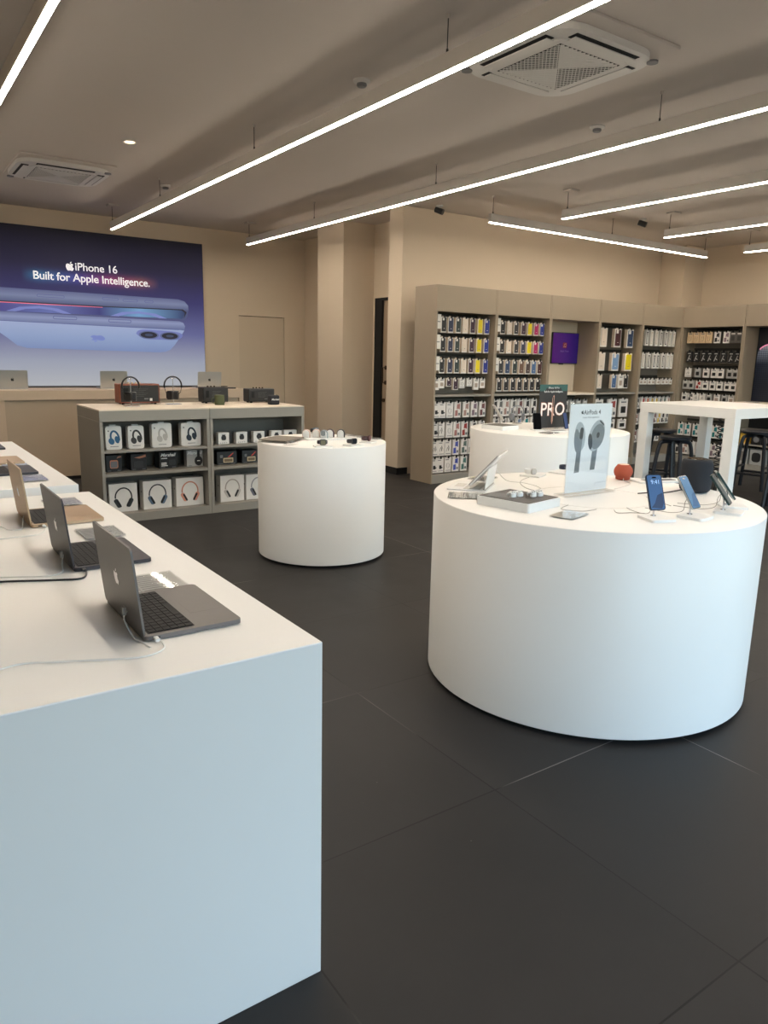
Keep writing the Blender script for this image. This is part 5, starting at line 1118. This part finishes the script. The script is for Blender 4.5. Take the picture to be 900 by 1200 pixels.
# packs
_mesh = {}
def cached(key, fn, m):
    if key not in _mesh:
        _mesh[key] = to_mesh(key.split('|')[0], fn(), m)
    return _mesh[key]
CASE = {'black': (34, 32, 34), 'navy': (44, 48, 74), 'slate green': (50, 60, 58), 'white': (222, 206, 190), 'plum': (62, 36, 52), 'yellow': (226, 204, 20), 'blue': (40, 54, 140), 'pink': (178, 34, 96), 'brown': (112, 84, 68), 'dark brown': (76, 62, 60), 'steel blue': (78, 106, 146), 'maroon': (72, 36, 42), 'dark blue': (44, 64, 96), 'pale blue': (120, 152, 192), 'charcoal': (52, 52, 54)}
def pack(kind, colour, w, h, d, label, cat, group, loc, rotz, hookbay=None):
    """origin: top centre of the front face; front faces local -y; kinds differ in card and print"""
    key = '%s|%s|%.3f|%.3f|%.3f' % (kind, colour, w, h, d)
    base = {'case': M['cream'], 'blister': M['card'], 'photo': M['card'], 'slim': M['boxwhite'], 'small': M['card'], 'black': M['boxblack'], 'beige': cmat(206, 178, 142), 'grey': M['greycard'], 'dark': cmat(84, 80, 76)}[kind]
    nm = {'case': 'phone_case_pack', 'blister': 'cable_pack', 'photo': 'accessory_pack', 'slim': 'slim_box', 'small': 'small_pack', 'black': 'black_accessory_box', 'beige': 'beige_accessory_box', 'grey': 'grey_accessory_pack', 'dark': 'dark_accessory_pack'}[kind]
    def body():
        bm = new_bm(); add_box(bm, -w/2, 0, -h, w/2, d, 0, bev=0.0012, seg=1)
        add_box(bm, -w*0.16, d*0.4, -0.001, w*0.16, d*0.4 + 0.002, 0.014)     # hanging tab
        return bm
    o = obj(nm, cached('pack_body|' + key, body, base), None); o.location = loc; o.rotation_euler = (0, 0, rotz)
    o['label'] = label; o['category'] = cat; o['group'] = group
    def ch(name, k, fn, m):
        c = obj(name, cached(name + '|' + k + '|' + key, fn, m), None, o); return c
    def pr(pts, a=0.0003, b=0.0012):
        def f():
            bm = new_bm(); add_prism(bm, pts, a, b, FRONT); return bm
        return f
    if kind == 'case':
        ch('white_frame', 'f', pr([(u, v - h/2) for u, v in rrect(w*0.97, h*0.985, 0.004, 3)], 0.0002, 0.0008), M['card'])
        cc = cmat(*CASE[colour])
        pc = ch('phone_case', 'c', pr([(u, v - h*0.49) for u, v in rrect(w*0.74, h*0.86, 0.010, 4)], 0.0009, 0.0075), cc)
        ch('camera_window', 'w', pr([(u - w*0.15, v - h*0.16) for u, v in rrect(w*0.32, w*0.34, 0.007, 4)], 0.0076, 0.0086), M['card'] if colour not in ('white', 'yellow') else cc)
        ch('small_logo', 'l', pr([(u, v - h*0.74) for u, v in rrect(w*0.20, 0.006, 0.002, 2)], 0.0076, 0.0080), M['card'] if colour not in ('white', 'yellow') else M['printgrey'])
    elif kind == 'blister':
        r = random.Random(sum(map(ord, key)))
        v = {'loop': 0, 'cord': 1, 'plug': 2}[colour]
        ch('print_header', 'h', pr([(u - w*0.12, q - h*0.16) for u, q in rrect(w*0.5, h*0.05, 0.002, 2)]), M['printgrey'])
        def coil():
            bm = new_bm()
            if v == 0: add_tube(bm, [(w*0.22*math.cos(2*PI*k/18), -0.0012, -h*0.55 + h*0.16*math.sin(2*PI*k/18)) for k in range(18)], 0.0022, 6, closed=True, rx=0.0008)
            elif v == 1: add_tube(bm, smooth_path([(-w*0.25, -0.0012, -h*0.72), (-w*0.1, -0.0012, -h*0.45), (w*0.1, -0.0012, -h*0.7), (w*0.05, -0.0012, -h*0.35), (w*0.28, -0.0012, -h*0.62)]), 0.0022, 6, rx=0.0008)
            else:
                add_box(bm, -w*0.15, -0.003, -h*0.75, w*0.2, -0.0003, -h*0.5, bev=0.001, seg=1)
            return bm
        ch('cable_picture', 'c', coil, M['printblack'])
        ch('fine_print', 'p', pr([(u + w*0.05, q - h*0.88) for u, q in rrect(w*0.7, h*0.035, 0.001, 2)]), M['printgrey'])
        if colour == 'plug': ch('corner_dot', 'd', pr([(u + w*0.28, q - h*0.66) for u, q in ellipse(w*0.09, w*0.09, 14)]), M['printblack'])
    elif kind == 'photo':
        cols = {'pink': (170, 116, 108), 'red': (150, 52, 48), 'rose': (164, 130, 120), 'mauve': (130, 108, 118), 'violet': (70, 84, 170), 'teal green': (84, 122, 112), 'teal': (28, 124, 128), 'black': (40, 38, 40), 'dark rose': (118, 76, 74), 'orange': (206, 108, 66), 'amber': (214, 176, 60), 'cord red': (186, 70, 66), 'mixed grey': (104, 102, 100), 'sky': (120, 140, 172), 'sage': (92, 108, 100)}[colour]
        ch('photo_panel', 'a', pr([(-w*0.10, -h*0.14), (w*0.34, -h*0.10), (w*0.34, -h*0.48), (w*0.05, -h*0.42), (-w*0.14, -h*0.46)]), cmat(*cols))
        ch('photo_panel', 'b', pr([(-w*0.36, -h*0.54), (w*0.02, -h*0.50), (w*0.06, -h*0.88), (-w*0.36, -h*0.90)]), cmat(*cols))
        ch('fine_print', 'p', pr([(u + w*0.26, q - h*0.78) for u, q in rrect(w*0.26, h*0.16, 0.001, 2)]), M['printgrey'])
    elif kind == 'slim':
        ch('strap_picture', 's', pr([(-w*0.30, -h*0.14), (w*0.24, -h*0.14), (w*0.18, -h*0.90), (-w*0.30, -h*0.90)]), M['printblack'] if colour == 'dark' else cmat(196, 182, 164))
        ch('strap_window', 'w', pr([(-w*0.14, -h*0.20), (w*0.10, -h*0.20), (w*0.06, -h*0.84), (-w*0.16, -h*0.84)], 0.0013, 0.0018), M['card'])
    elif kind == 'small':
        ch('picture', 's', pr([(u, q - h*0.60) for u, q in rrect(w*0.56, h*0.36, 0.006, 4)]), M['printblack'] if colour == 'dark' else cmat(168, 150, 136))
        ch('print_header', 'h', pr([(u, q - h*0.18) for u, q in rrect(w*0.6, h*0.07, 0.001, 2)]), M['printgrey'])
    elif kind == 'black':
        ch('figure_picture', 's', pr([(-w*0.30, -h*0.88), (-w*0.16, -h*0.88), (w*0.14, -h*0.36), (w*0.02, -h*0.34)]), M['greycard'])
        ch('figure_picture', 't', pr([(w*0.02, -h*0.60), (w*0.30, -h*0.72), (w*0.30, -h*0.80), (w*0.00, -h*0.70)]), M['greycard'])
        ch('print_header', 'h', pr([(u, q - h*0.20) for u, q in rrect(w*0.5, h*0.08, 0.001, 2)]), M['greycard'])
    elif kind == 'beige':
        def ub():
            bm = new_bm(); add_tube(bm, smooth_path([(-w*0.18, -0.0012, -h*0.40), (-w*0.17, -0.0012, -h*0.72), (0.0, -0.0012, -h*0.82), (w*0.17, -0.0012, -h*0.72), (w*0.18, -0.0012, -h*0.40)]), 0.004, 6, rx=0.0008); return bm
        ch('cord_picture', 's', ub, M['printblack']); ch('print_header', 'h', pr([(u, q - h*0.16) for u, q in rrect(w*0.6, h*0.08, 0.001, 2)]), M['printgrey'])
    elif kind in ('grey', 'dark'):
        ch('product_picture', 's', pr([(u, q - h*0.58) for u, q in rrect(w*0.55, h*0.40, 0.008, 4)]), M['printblack'] if kind == 'grey' else cmat(50, 48, 46))
        ch('print_header', 'h', pr([(u, q - h*0.18) for u, q in rrect(w*0.6, h*0.08, 0.001, 2)]), M['card'])
    return o
def hook(bay, lx, z, y_front, y_back):
    """peg with its dark price tip, part of the bay (bay-local coordinates)"""
    def f():
        bm = new_bm(); add_tube(bm, [(0, 0, 0), (0, y_back - y_front, 0)], 0.0025, 6)
        add_box(bm, -0.013, -0.004, -0.026, 0.013, 0.0, 0.010, bev=0.001, seg=1); return bm
    k = 'hook|%.3f' % (y_back - y_front)
    o = obj('peg_hook', cached(k, f, M['blackm']), None, bay); o.location = (lx, y_front, z); return o

PLACE = ['top row', 'second row', 'third row', 'fourth row']
def row(bay, bname, rname, xs, ztop, zbot, specs, w, d=0.028, plane='y', yfront=7.24, cat='phone case', word='phone case pack', jit=0.0, hooks=True):
    """xs: world positions along the bay from the viewer's left; specs: (kind, colour, words) per pack or one for all"""
    n = len(xs)
    for i, x in enumerate(xs):
        k, c, wd_ = specs[i] if isinstance(specs, list) else specs
        h = ztop - zbot
        hh = h * (1 - jit * ((i * 7) % 3) / 2)
        pos = ORD[i] if i < 9 else ORD[8]
        label = '%s, %s from left, %s, %s' % (wd_, pos, rname, bname)
        loc = (x, yfront, ztop) if plane == 'y' else (10.70, x, ztop)
        pack(k, c, w, hh, d, label, cat, '%ss, %s of the %s' % (cat, rname, bname), loc, 0 if plane == 'y' else RZ)
        if hooks:
            if plane == 'y': hook(bay, x - bay.location.x, ztop + 0.0135, yfront - SY0 - 0.0095, 0.358)
            else: hook(bay, (bay.location.y - x), ztop + 0.0135, 10.70 - XS0 - 0.0095, 0.358)
def C(*names): return [('case', c, c + ' phone case pack') for c in names]
n1 = 'leftmost tall bay'; n2 = 'second tall bay'; n3 = 'television bay'; n4 = 'bay right of television'; n5 = 'inner corner bay'; n6 = 'bay past the corner'
row(B[0], n1, 'top row', [5.873, 5.983, 6.105, 6.22, 6.34, 6.466, 6.581], 2.052, 1.862, C('black', 'navy', 'slate green', 'white', 'plum', 'yellow', 'blue'), 0.088, d=0.05)
row(B[0], n1, 'second row', [5.868, 5.987, 6.098, 6.216, 6.336, 6.459, 6.583], 1.807, 1.630, C('black', 'navy', 'slate green', 'white', 'plum', 'yellow', 'blue'), 0.086, d=0.05)
row(B[0], n1, 'third row', [5.864, 5.992, 6.104, 6.218, 6.335, 6.451, 6.585], 1.551, 1.370, C('black', 'navy', 'slate green', 'white', 'plum', 'yellow', 'blue'), 0.088, d=0.05)
row(B[0], n1, 'fourth row', [5.790, 5.875, 5.989, 6.098, 6.206, 6.328, 6.443, 6.551], 1.309, 1.165, [('small', 'pale', 'small white pack'), ('small', 'pale', 'small white pack'), ('case', 'plum', 'small plum case pack'), ('case', 'plum', 'small plum case pack'), ('blister', 'loop', 'small cream cord pack'), ('blister', 'loop', 'small cream cord pack'), ('small', 'pale', 'small white pack'), ('small', 'pale', 'small white pack')], 0.084, d=0.03, cat='small pack', jit=0.3)
row(B[0], n1, 'fifth row', [5.800, 5.898, 6.022, 6.149, 6.294, 6.432, 6.571], 1.012, 0.817, [('blister', 'plug', 'white plug pack'), ('blister', 'plug', 'white plug pack'), ('blister', 'loop', 'white cable pack'), ('photo', 'pink', 'pink accessory pack'), ('photo', 'rose', 'rose accessory pack'), ('photo', 'mauve', 'mauve accessory pack'), ('photo', 'dark rose', 'dark rose accessory pack')], 0.108, cat='accessory pack')
row(B[0], n1, 'sixth row', [5.800, 5.893, 6.026, 6.15, 6.282, 6.434, 6.570], 0.761, 0.565, [('blister', 'plug', 'white plug pack'), ('blister', 'cord', 'white cord pack'), ('blister', 'loop', 'white cable pack'), ('photo', 'pink', 'pink accessory pack'), ('photo', 'red', 'red accessory pack'), ('photo', 'black', 'black and white accessory pack'), ('photo', 'mixed grey', 'grey accessory pack')], 0.108, cat='accessory pack')
row(B[0], n1, 'seventh row', [5.800, 5.905, 6.016, 6.146, 6.287, 6.41], 0.533, 0.339, [('blister', 'cord', 'white cord pack'), ('blister', 'cord', 'white cord pack'), ('blister', 'cord', 'white cord pack'), ('photo', 'violet', 'violet accessory pack'), ('photo', 'sage', 'grey-green accessory pack'), ('photo', 'mixed grey', 'grey accessory pack')], 0.106, cat='accessory pack')
row(B[0], n1, 'bottom row', [5.800, 5.898, 6.024, 6.154, 6.291], 0.313, 0.123, [('blister', 'plug', 'white plug pack'), ('blister', 'plug', 'white plug pack'), ('blister', 'loop', 'white cable pack'), ('photo', 'violet', 'violet accessory pack'), ('photo', 'teal green', 'green accessory pack')], 0.106, cat='accessory pack')
row(B[1], n2, 'top row', [6.858, 6.979, 7.098, 7.233, 7.349, 7.471, 7.581], 2.043, 1.876, C('black', 'white', 'charcoal', 'plum', 'yellow', 'pink', 'blue'), 0.088, d=0.05)
row(B[1], n2, 'second row', [6.861, 6.983, 7.117, 7.243, 7.355, 7.478, 7.583], 1.800, 1.632, C('black', 'white', 'charcoal', 'navy', 'yellow', 'pink', 'blue'), 0.088, d=0.05)
row(B[1], n2, 'third row', [6.859, 6.976, 7.111, 7.233, 7.356, 7.464, 7.578], 1.549, 1.366, C('charcoal', 'dark blue', 'slate green', 'brown', 'dark brown', 'steel blue', 'maroon'), 0.094, d=0.05)
row(B[1], n2, 'fourth row', [6.846, 6.969, 7.094, 7.217, 7.338, 7.453, 7.567], 1.308, 1.142, C(*['black'] * 7), 0.094, d=0.05)
row(B[1], n2, 'fifth row', [6.790, 6.887, 7.001, 7.128, 7.254, 7.384, 7.516], 1.034, 0.812, [('photo', 'black', 'white pack with a black print'), ('photo', 'mixed grey', 'white pack with a grey print'), ('photo', 'rose', 'cream pack with a rose print'), ('photo', 'mixed grey', 'white pack with a grey print'), ('photo', 'dark rose', 'white pack with a dark rose print'), ('photo', 'black', 'white pack with a black print'), ('photo', 'black', 'white pack with a black print')], 0.108, cat='accessory pack')
row(B[1], n2, 'sixth row', [6.822, 6.957, 7.093, 7.243, 7.384, 7.52], 0.787, 0.605, [('photo', 'mixed grey', 'white pack with a grey print'), ('photo', 'black', 'white pack with a black print'), ('photo', 'black', 'white pack with a black print'), ('photo', 'sky', 'white pack with a pale blue print'), ('photo', 'teal', 'white pack with a teal print'), ('photo', 'black', 'white pack with a black print')], 0.108, cat='accessory pack')
row(B[2], n3, 'row under the ledge', [7.78, 7.91, 8.04, 8.167, 8.285, 8.425, 8.565], 1.011, 0.837, ('grey', 'dark', 'grey accessory pack'), 0.100, cat='accessory pack')
row(B[3], n4, 'top row', [8.862, 9.177, 9.465], 2.036, 1.768, [('case', 'white', 'large white case pack'), ('case', 'maroon', 'large maroon case pack'), ('case', 'dark blue', 'large dark blue case pack')], 0.150, d=0.05)
row(B[3], n4, 'second row', [8.848, 9.165, 9.467], 1.685, 1.426, [('case', 'white', 'large white case pack'), ('case', 'pale blue', 'large pale blue case pack'), ('case', 'yellow', 'large yellow case pack')], 0.165, d=0.05)
row(B[3], n4, 'third row', [8.841, 9.171, 9.330, 9.445], 1.371, 1.167, [('case', 'white', 'white case pack'), ('case', 'steel blue', 'steel blue case pack'), ('small', 'pale', 'beige box'), ('case', 'black', 'black case pack')], 0.112, d=0.04)
row(B[3], n4, 'fourth row', [8.869, 9.180, 9.447], 1.010, 0.738, [('small', 'dark', 'large white pack with a black gadget'), ('photo', 'red', 'large grey pack with a red print'), ('small', 'dark', 'large white pack with a dark print')], 0.200, cat='accessory pack')
row(B[3], n4, 'fifth row', [9.180, 9.449], 0.704, 0.557, ('small', 'dark', 'white pack with a small black gadget'), 0.190, cat='accessory pack')
row(B[4], n5, 'top row', [9.875, 9.987, 10.111, 10.224, 10.348, 10.455, 10.55], 2.050, 1.812, [('slim', 'dark' if i in (0, 3, 4) else 'pale', 'slim white strap box') for i in range(7)], 0.070, cat='slim box', d=0.035)
row(B[4], n5, 'second row', [9.830, 9.965, 10.105, 10.195, 10.326, 10.447, 10.542], 1.702, 1.470, [('slim', 'dark' if i in (1, 2, 3, 4) else 'pale', 'slim white strap box') for i in range(7)], 0.074, cat='slim box', d=0.035)
row(B[4], n5, 'third row', [9.824, 9.914, 10.031, 10.123, 10.256, 10.377, 10.472, 10.568], 1.311, 1.226, ('small', 'pale', 'small white pack'), 0.084, cat='small pack')
sp = lambda *c: [('photo', q, q.replace('cord ', '').replace('mixed ', '') + ' accessory pack') for q in c]
row(B[4], n5, 'fourth row', [9.790, 9.915, 10.025, 10.135, 10.250, 10.355, 10.459, 10.560], 1.030, 0.853, sp('mixed grey', 'cord red', 'orange', 'amber', 'amber', 'mixed grey', 'sage', 'rose'), 0.086, cat='accessory pack')
row(B[4], n5, 'fifth row', [9.790, 9.915, 10.025, 10.135, 10.250, 10.355, 10.459, 10.560], 0.785, 0.610, sp('rose', 'amber', 'mixed grey', 'black', 'dark rose', 'amber', 'black', 'mixed grey'), 0.086, cat='accessory pack')
row(B[4], n5, 'sixth row', [9.790, 9.915, 10.025, 10.135, 10.250, 10.355], 0.530, 0.330, sp('dark rose', 'black', 'mixed grey', 'black', 'rose', 'mixed grey'), 0.086, cat='accessory pack')
row(B[5], n6, 'top row', [7.057, 6.952, 6.845, 6.737, 6.603, 6.453, 6.348, 6.251], 2.037, 1.870, [('beige', 'u', 'beige cord box')] * 4 + [('photo', 'black', 'white pack with black prints'), ('photo', 'mauve', 'white pack with mauve prints'), ('dark', 'd', 'grey-brown pack'), ('dark', 'd', 'grey-brown pack')], 0.096, plane='x', cat='accessory pack')
row(B[5], n6, 'second row', [7.039, 6.921, 6.797, 6.692, 6.589, 6.47, 6.345, 6.247], 1.745, 1.580, ('black', 'b', 'black box with a pale figure'), 0.096, plane='x', cat='black box')
row(B[5], n6, 'third row', [7.035, 6.867, 6.725, 6.591, 6.484, 6.335, 6.248], 1.486, 1.350, [('blister', 'cord', 'wide white cord pack'), ('grey', 'g', 'small grey pack'), ('small', 'dark', 'white pack with a dark gadget'), ('small', 'dark', 'white pack with a dark gadget'), ('small', 'dark', 'white pack with a dark gadget'), ('grey', 'g', 'grey pack with a dark gadget'), ('grey', 'g', 'grey pack with a dark gadget')], 0.098, plane='x', cat='accessory pack')
row(B[5], n6, 'fourth row', [7.058, 6.957, 6.831, 6.716, 6.594, 6.478, 6.352, 6.258], 1.297, 1.163, [('grey', 'g', 'grey pack'), ('grey', 'g', 'grey pack'), ('photo', 'red', 'red pack')] + [('small', 'dark', 'cream pack with a dark oval')] * 5, 0.098, plane='x', cat='accessory pack')
row(B[5], n6, 'fifth row', [7.056, 6.943, 6.852, 6.745, 6.631, 6.502, 6.375, 6.267], 1.100, 0.976, [('small', 'dark', 'white pack with a dark gadget'), ('photo', 'mixed grey', 'white pack with grey prints'), ('blister', 'cord', 'white cord pack'), ('blister', 'cord', 'white cord pack'), ('grey', 'g', 'grey pack'), ('small', 'pale', 'pale pack'), ('grey', 'g', 'grey pack'), ('small', 'pale', 'pale pack')], 0.094, plane='x', cat='accessory pack')
row(B[5], n6, 'sixth row', [7.063, 6.942, 6.800, 6.690, 6.585, 6.470, 6.354], 0.626, 0.431, ('photo', 'teal', 'teal and white pack'), 0.100, plane='x', cat='accessory pack')
row(B[5], n6, 'bottom row', [7.071, 6.949, 6.829, 6.710, 6.596, 6.469, 6.345], 0.345, 0.137, [('photo', 'black', 'white pack with black prints'), ('photo', 'rose', 'white pack with rose prints'), ('blister', 'loop', 'white loop pack'), ('photo', 'sky', 'white pack with pale blue prints'), ('photo', 'sky', 'white pack with pale blue prints'), ('photo', 'mauve', 'white pack with mauve prints'), ('photo', 'black', 'white pack with black prints')], 0.102, plane='x', cat='accessory pack')
# white price cards sticking out at the left of the upper rows
for bay_i, nm_ in ((0, n1), (1, n2)):
    for k, z in enumerate((2.075, 1.835, 1.575)):
        x = BAYX[bay_i] + 0.078
        t = thing('price_card', 'white price card at the left of the %s of the %s' % (PLACE[k], nm_), 'price card', (x, 7.215, z), 0, 'white price cards on the tall bays')
        bm = new_bm(); add_box(bm, -0.036, 0, -0.17, 0.036, 0.003, 0, bev=0.0006, seg=1); obj('card', bm, M['boxwhite'], t)
        bm = new_bm(); add_box(bm, -0.024, -0.0008, -0.092, 0.024, -0.0001, -0.082); obj('print', bm, M['printgrey'], t)
        bm = new_bm(); add_tube(bm, [(0, 0.003, -0.02), (0, SY0 + 0.358 - 7.215, -0.02)], 0.0025, 6); obj('holder_rod', bm, M['dark_rail'], t)
# boxes on the lower shelves of the last bay
for i, (y, z, kind, l_) in enumerate(((5.978, 0.6205, 'ball', 'white box with a yellow round speaker, seen through the bar table'), (5.800, 0.6205, 'dark', 'dark box beside the yellow speaker box'), (5.640, 0.6205, 'dark', 'dark box at the frame edge on the upper low shelf'))):
    t = thing('speaker_box', l_, 'box', (10.70, y, z - 0.215), RZ, 'boxes in the last tall bay')
    bm = new_bm(); add_box(bm, -0.075, 0, 0, 0.075, 0.14, 0.150, bev=0.002, seg=1); obj('box_body', bm, cmat(222, 176, 70) if kind == 'ball' else M['boxblack'], t)
    bm = new_bm(); add_prism(bm, [(u, v + 0.075) for u, v in ellipse(0.045, 0.042)], 0.0003, 0.003, FRONT); obj('speaker_picture', bm, cmat(196, 140, 40) if kind == 'ball' else M['printgrey'], t)
for i, (y, l_) in enumerate(((6.000, 'white box with a grey rounded speaker, low in the last bay'), (5.770, 'white box with a dark rounded speaker, low in the last bay'))):
    t = thing('speaker_box', l_, 'box', (10.70, y, 0.1085), RZ, 'boxes in the last tall bay')
    bm = new_bm(); add_box(bm, -0.10, 0, 0, 0.10, 0.18, 0.225, bev=0.002, seg=1); obj('box_body', bm, M['boxgrey'], t)
    bm = new_bm(); add_prism(bm, [(u, v + 0.11) for u, v in rrect(0.13, 0.14, 0.045, 6)], 0.0003, 0.004, FRONT); obj('speaker_picture', bm, cmat(120, 116, 112) if i == 0 else M['printblack'], t)

# ------------------------------------------------------------------ bar table, stools, coiled cable
TH = 1.10; TX0, TX1, TY0, TY1 = 7.461, 8.807, 4.296, 5.479
t = thing('bar_table', 'white high bar table with thick square legs, in front of the corner shelves', 'table', (TX0, TY0, 0))
W_, D_ = TX1 - TX0, TY1 - TY0
box('tabletop', (0, 0, TH - 0.110, W_, D_, TH), M['white'], t, bev=0.003)
for (x, y) in ((0, 0), (W_ - 0.115, 0), (0, D_ - 0.115), (W_ - 0.115, D_ - 0.115)):
    box('leg', (x, y, 0, x + 0.115, y + 0.115, TH - 0.1102), M['white'], t, bev=0.002)
def stool_proto(label, x, y, rz):
    t = thing('bar_stool', label, 'stool', (x, y, 0), rz, 'black wooden bar stools')
    H_ = 0.74
    bm = new_bm(); add_lathe(bm, [(0, H_ - 0.040), (0.155, H_ - 0.040), (0.172, H_ - 0.032), (0.175, H_ - 0.008), (0.165, H_), (0.12, H_ - 0.004), (0, H_ - 0.008)], 40); obj('seat', bm, M['stool'], t, smooth=True)
    top = []
    for k in range(4):
        a = PI/4 + k * PI/2; c_, s_ = math.cos(a), math.sin(a)
        pts = smooth_path([(0.05*c_, 0.05*s_, H_ - 0.064), (0.13*c_, 0.13*s_, H_ - 0.066), (0.175*c_, 0.175*s_, H_ - 0.105), (0.205*c_, 0.205*s_, H_ - 0.30), (0.245*c_, 0.245*s_, 0.0)], 5)
        bm = new_bm(); add_tube(bm, pts, 0.023, 8); obj('leg', bm, M['stool'], t, smooth=True)
    for k in range(4):
        a = PI/4 + k * PI/2; b = a + PI/2; z = 0.20 if k % 2 else 0.28
        r_ = 0.245 - (0.040) * z / (H_ - 0.30)
        bm = new_bm(); add_tube(bm, [(r_*math.cos(a), r_*math.sin(a), z), (r_*math.cos(b), r_*math.sin(b), z)], 0.015, 8); obj('foot_rail', bm, M['stool'], t, smooth=True)
    return t
st0 = stool_proto('black bar stool tucked halfway under the left side of the bar table', 7.55, 5.03, math.radians(8))
dup(st0, (8.20, 5.66, 0), math.radians(30), 'black bar stool behind, at the far side of the bar table')
dup(st0, (9.22, 5.00, 0), math.radians(15), 'black bar stool beyond the right side of the bar table')
dup(st0, (8.12, 4.02, 0), math.radians(20), 'black bar stool at the near side of the bar table, cut by the frame edge')
dup(st0, (8.75, 3.85, 0), math.radians(50), 'black bar stool farther right along the near side of the bar table')
bm = new_bm(); cp = []
for k in range(0, 13 * 12 + 1):
    a = 2*PI*k/12; cp.append((7.75 + 0.028*math.cos(a), 4.62 + 0.028*math.sin(a), TH - 0.13 - 0.62 * k / (13*12)))
add_tube(bm, [(7.75, 4.62, TH - 0.1105)] + cp + [(7.77, 4.62, 0.26), (7.80, 4.66, 0.012), (7.90, 4.80, 0.010)], 0.006, 6)
tag(obj('coiled_cable', bm, M['cable_black'], smooth=True), 'black coiled cable hanging under the bar table near its front leg', 'cable')
t = thing('document_holder', 'small pale papers lying on the ledge before the black panel', 'paper', (10.66, 5.90, 1.0203), RZ)
bm = new_bm(); add_box(bm, -0.10, -0.07, 0, 0.10, 0.07, 0.004); obj('sheet', bm, M['paper'], t)
bm = new_bm(); add_box(bm, -0.08, -0.05, 0.0041, 0.06, 0.06, 0.008); obj('card', bm, M['printgrey'], t)
#TAIL
SC.view_settings.view_transform = 'Standard'; SC.view_settings.look = 'None'; SC.view_settings.gamma = 1.0
SC.view_settings.exposure = EXPO; SC.view_settings.use_curve_mapping = False
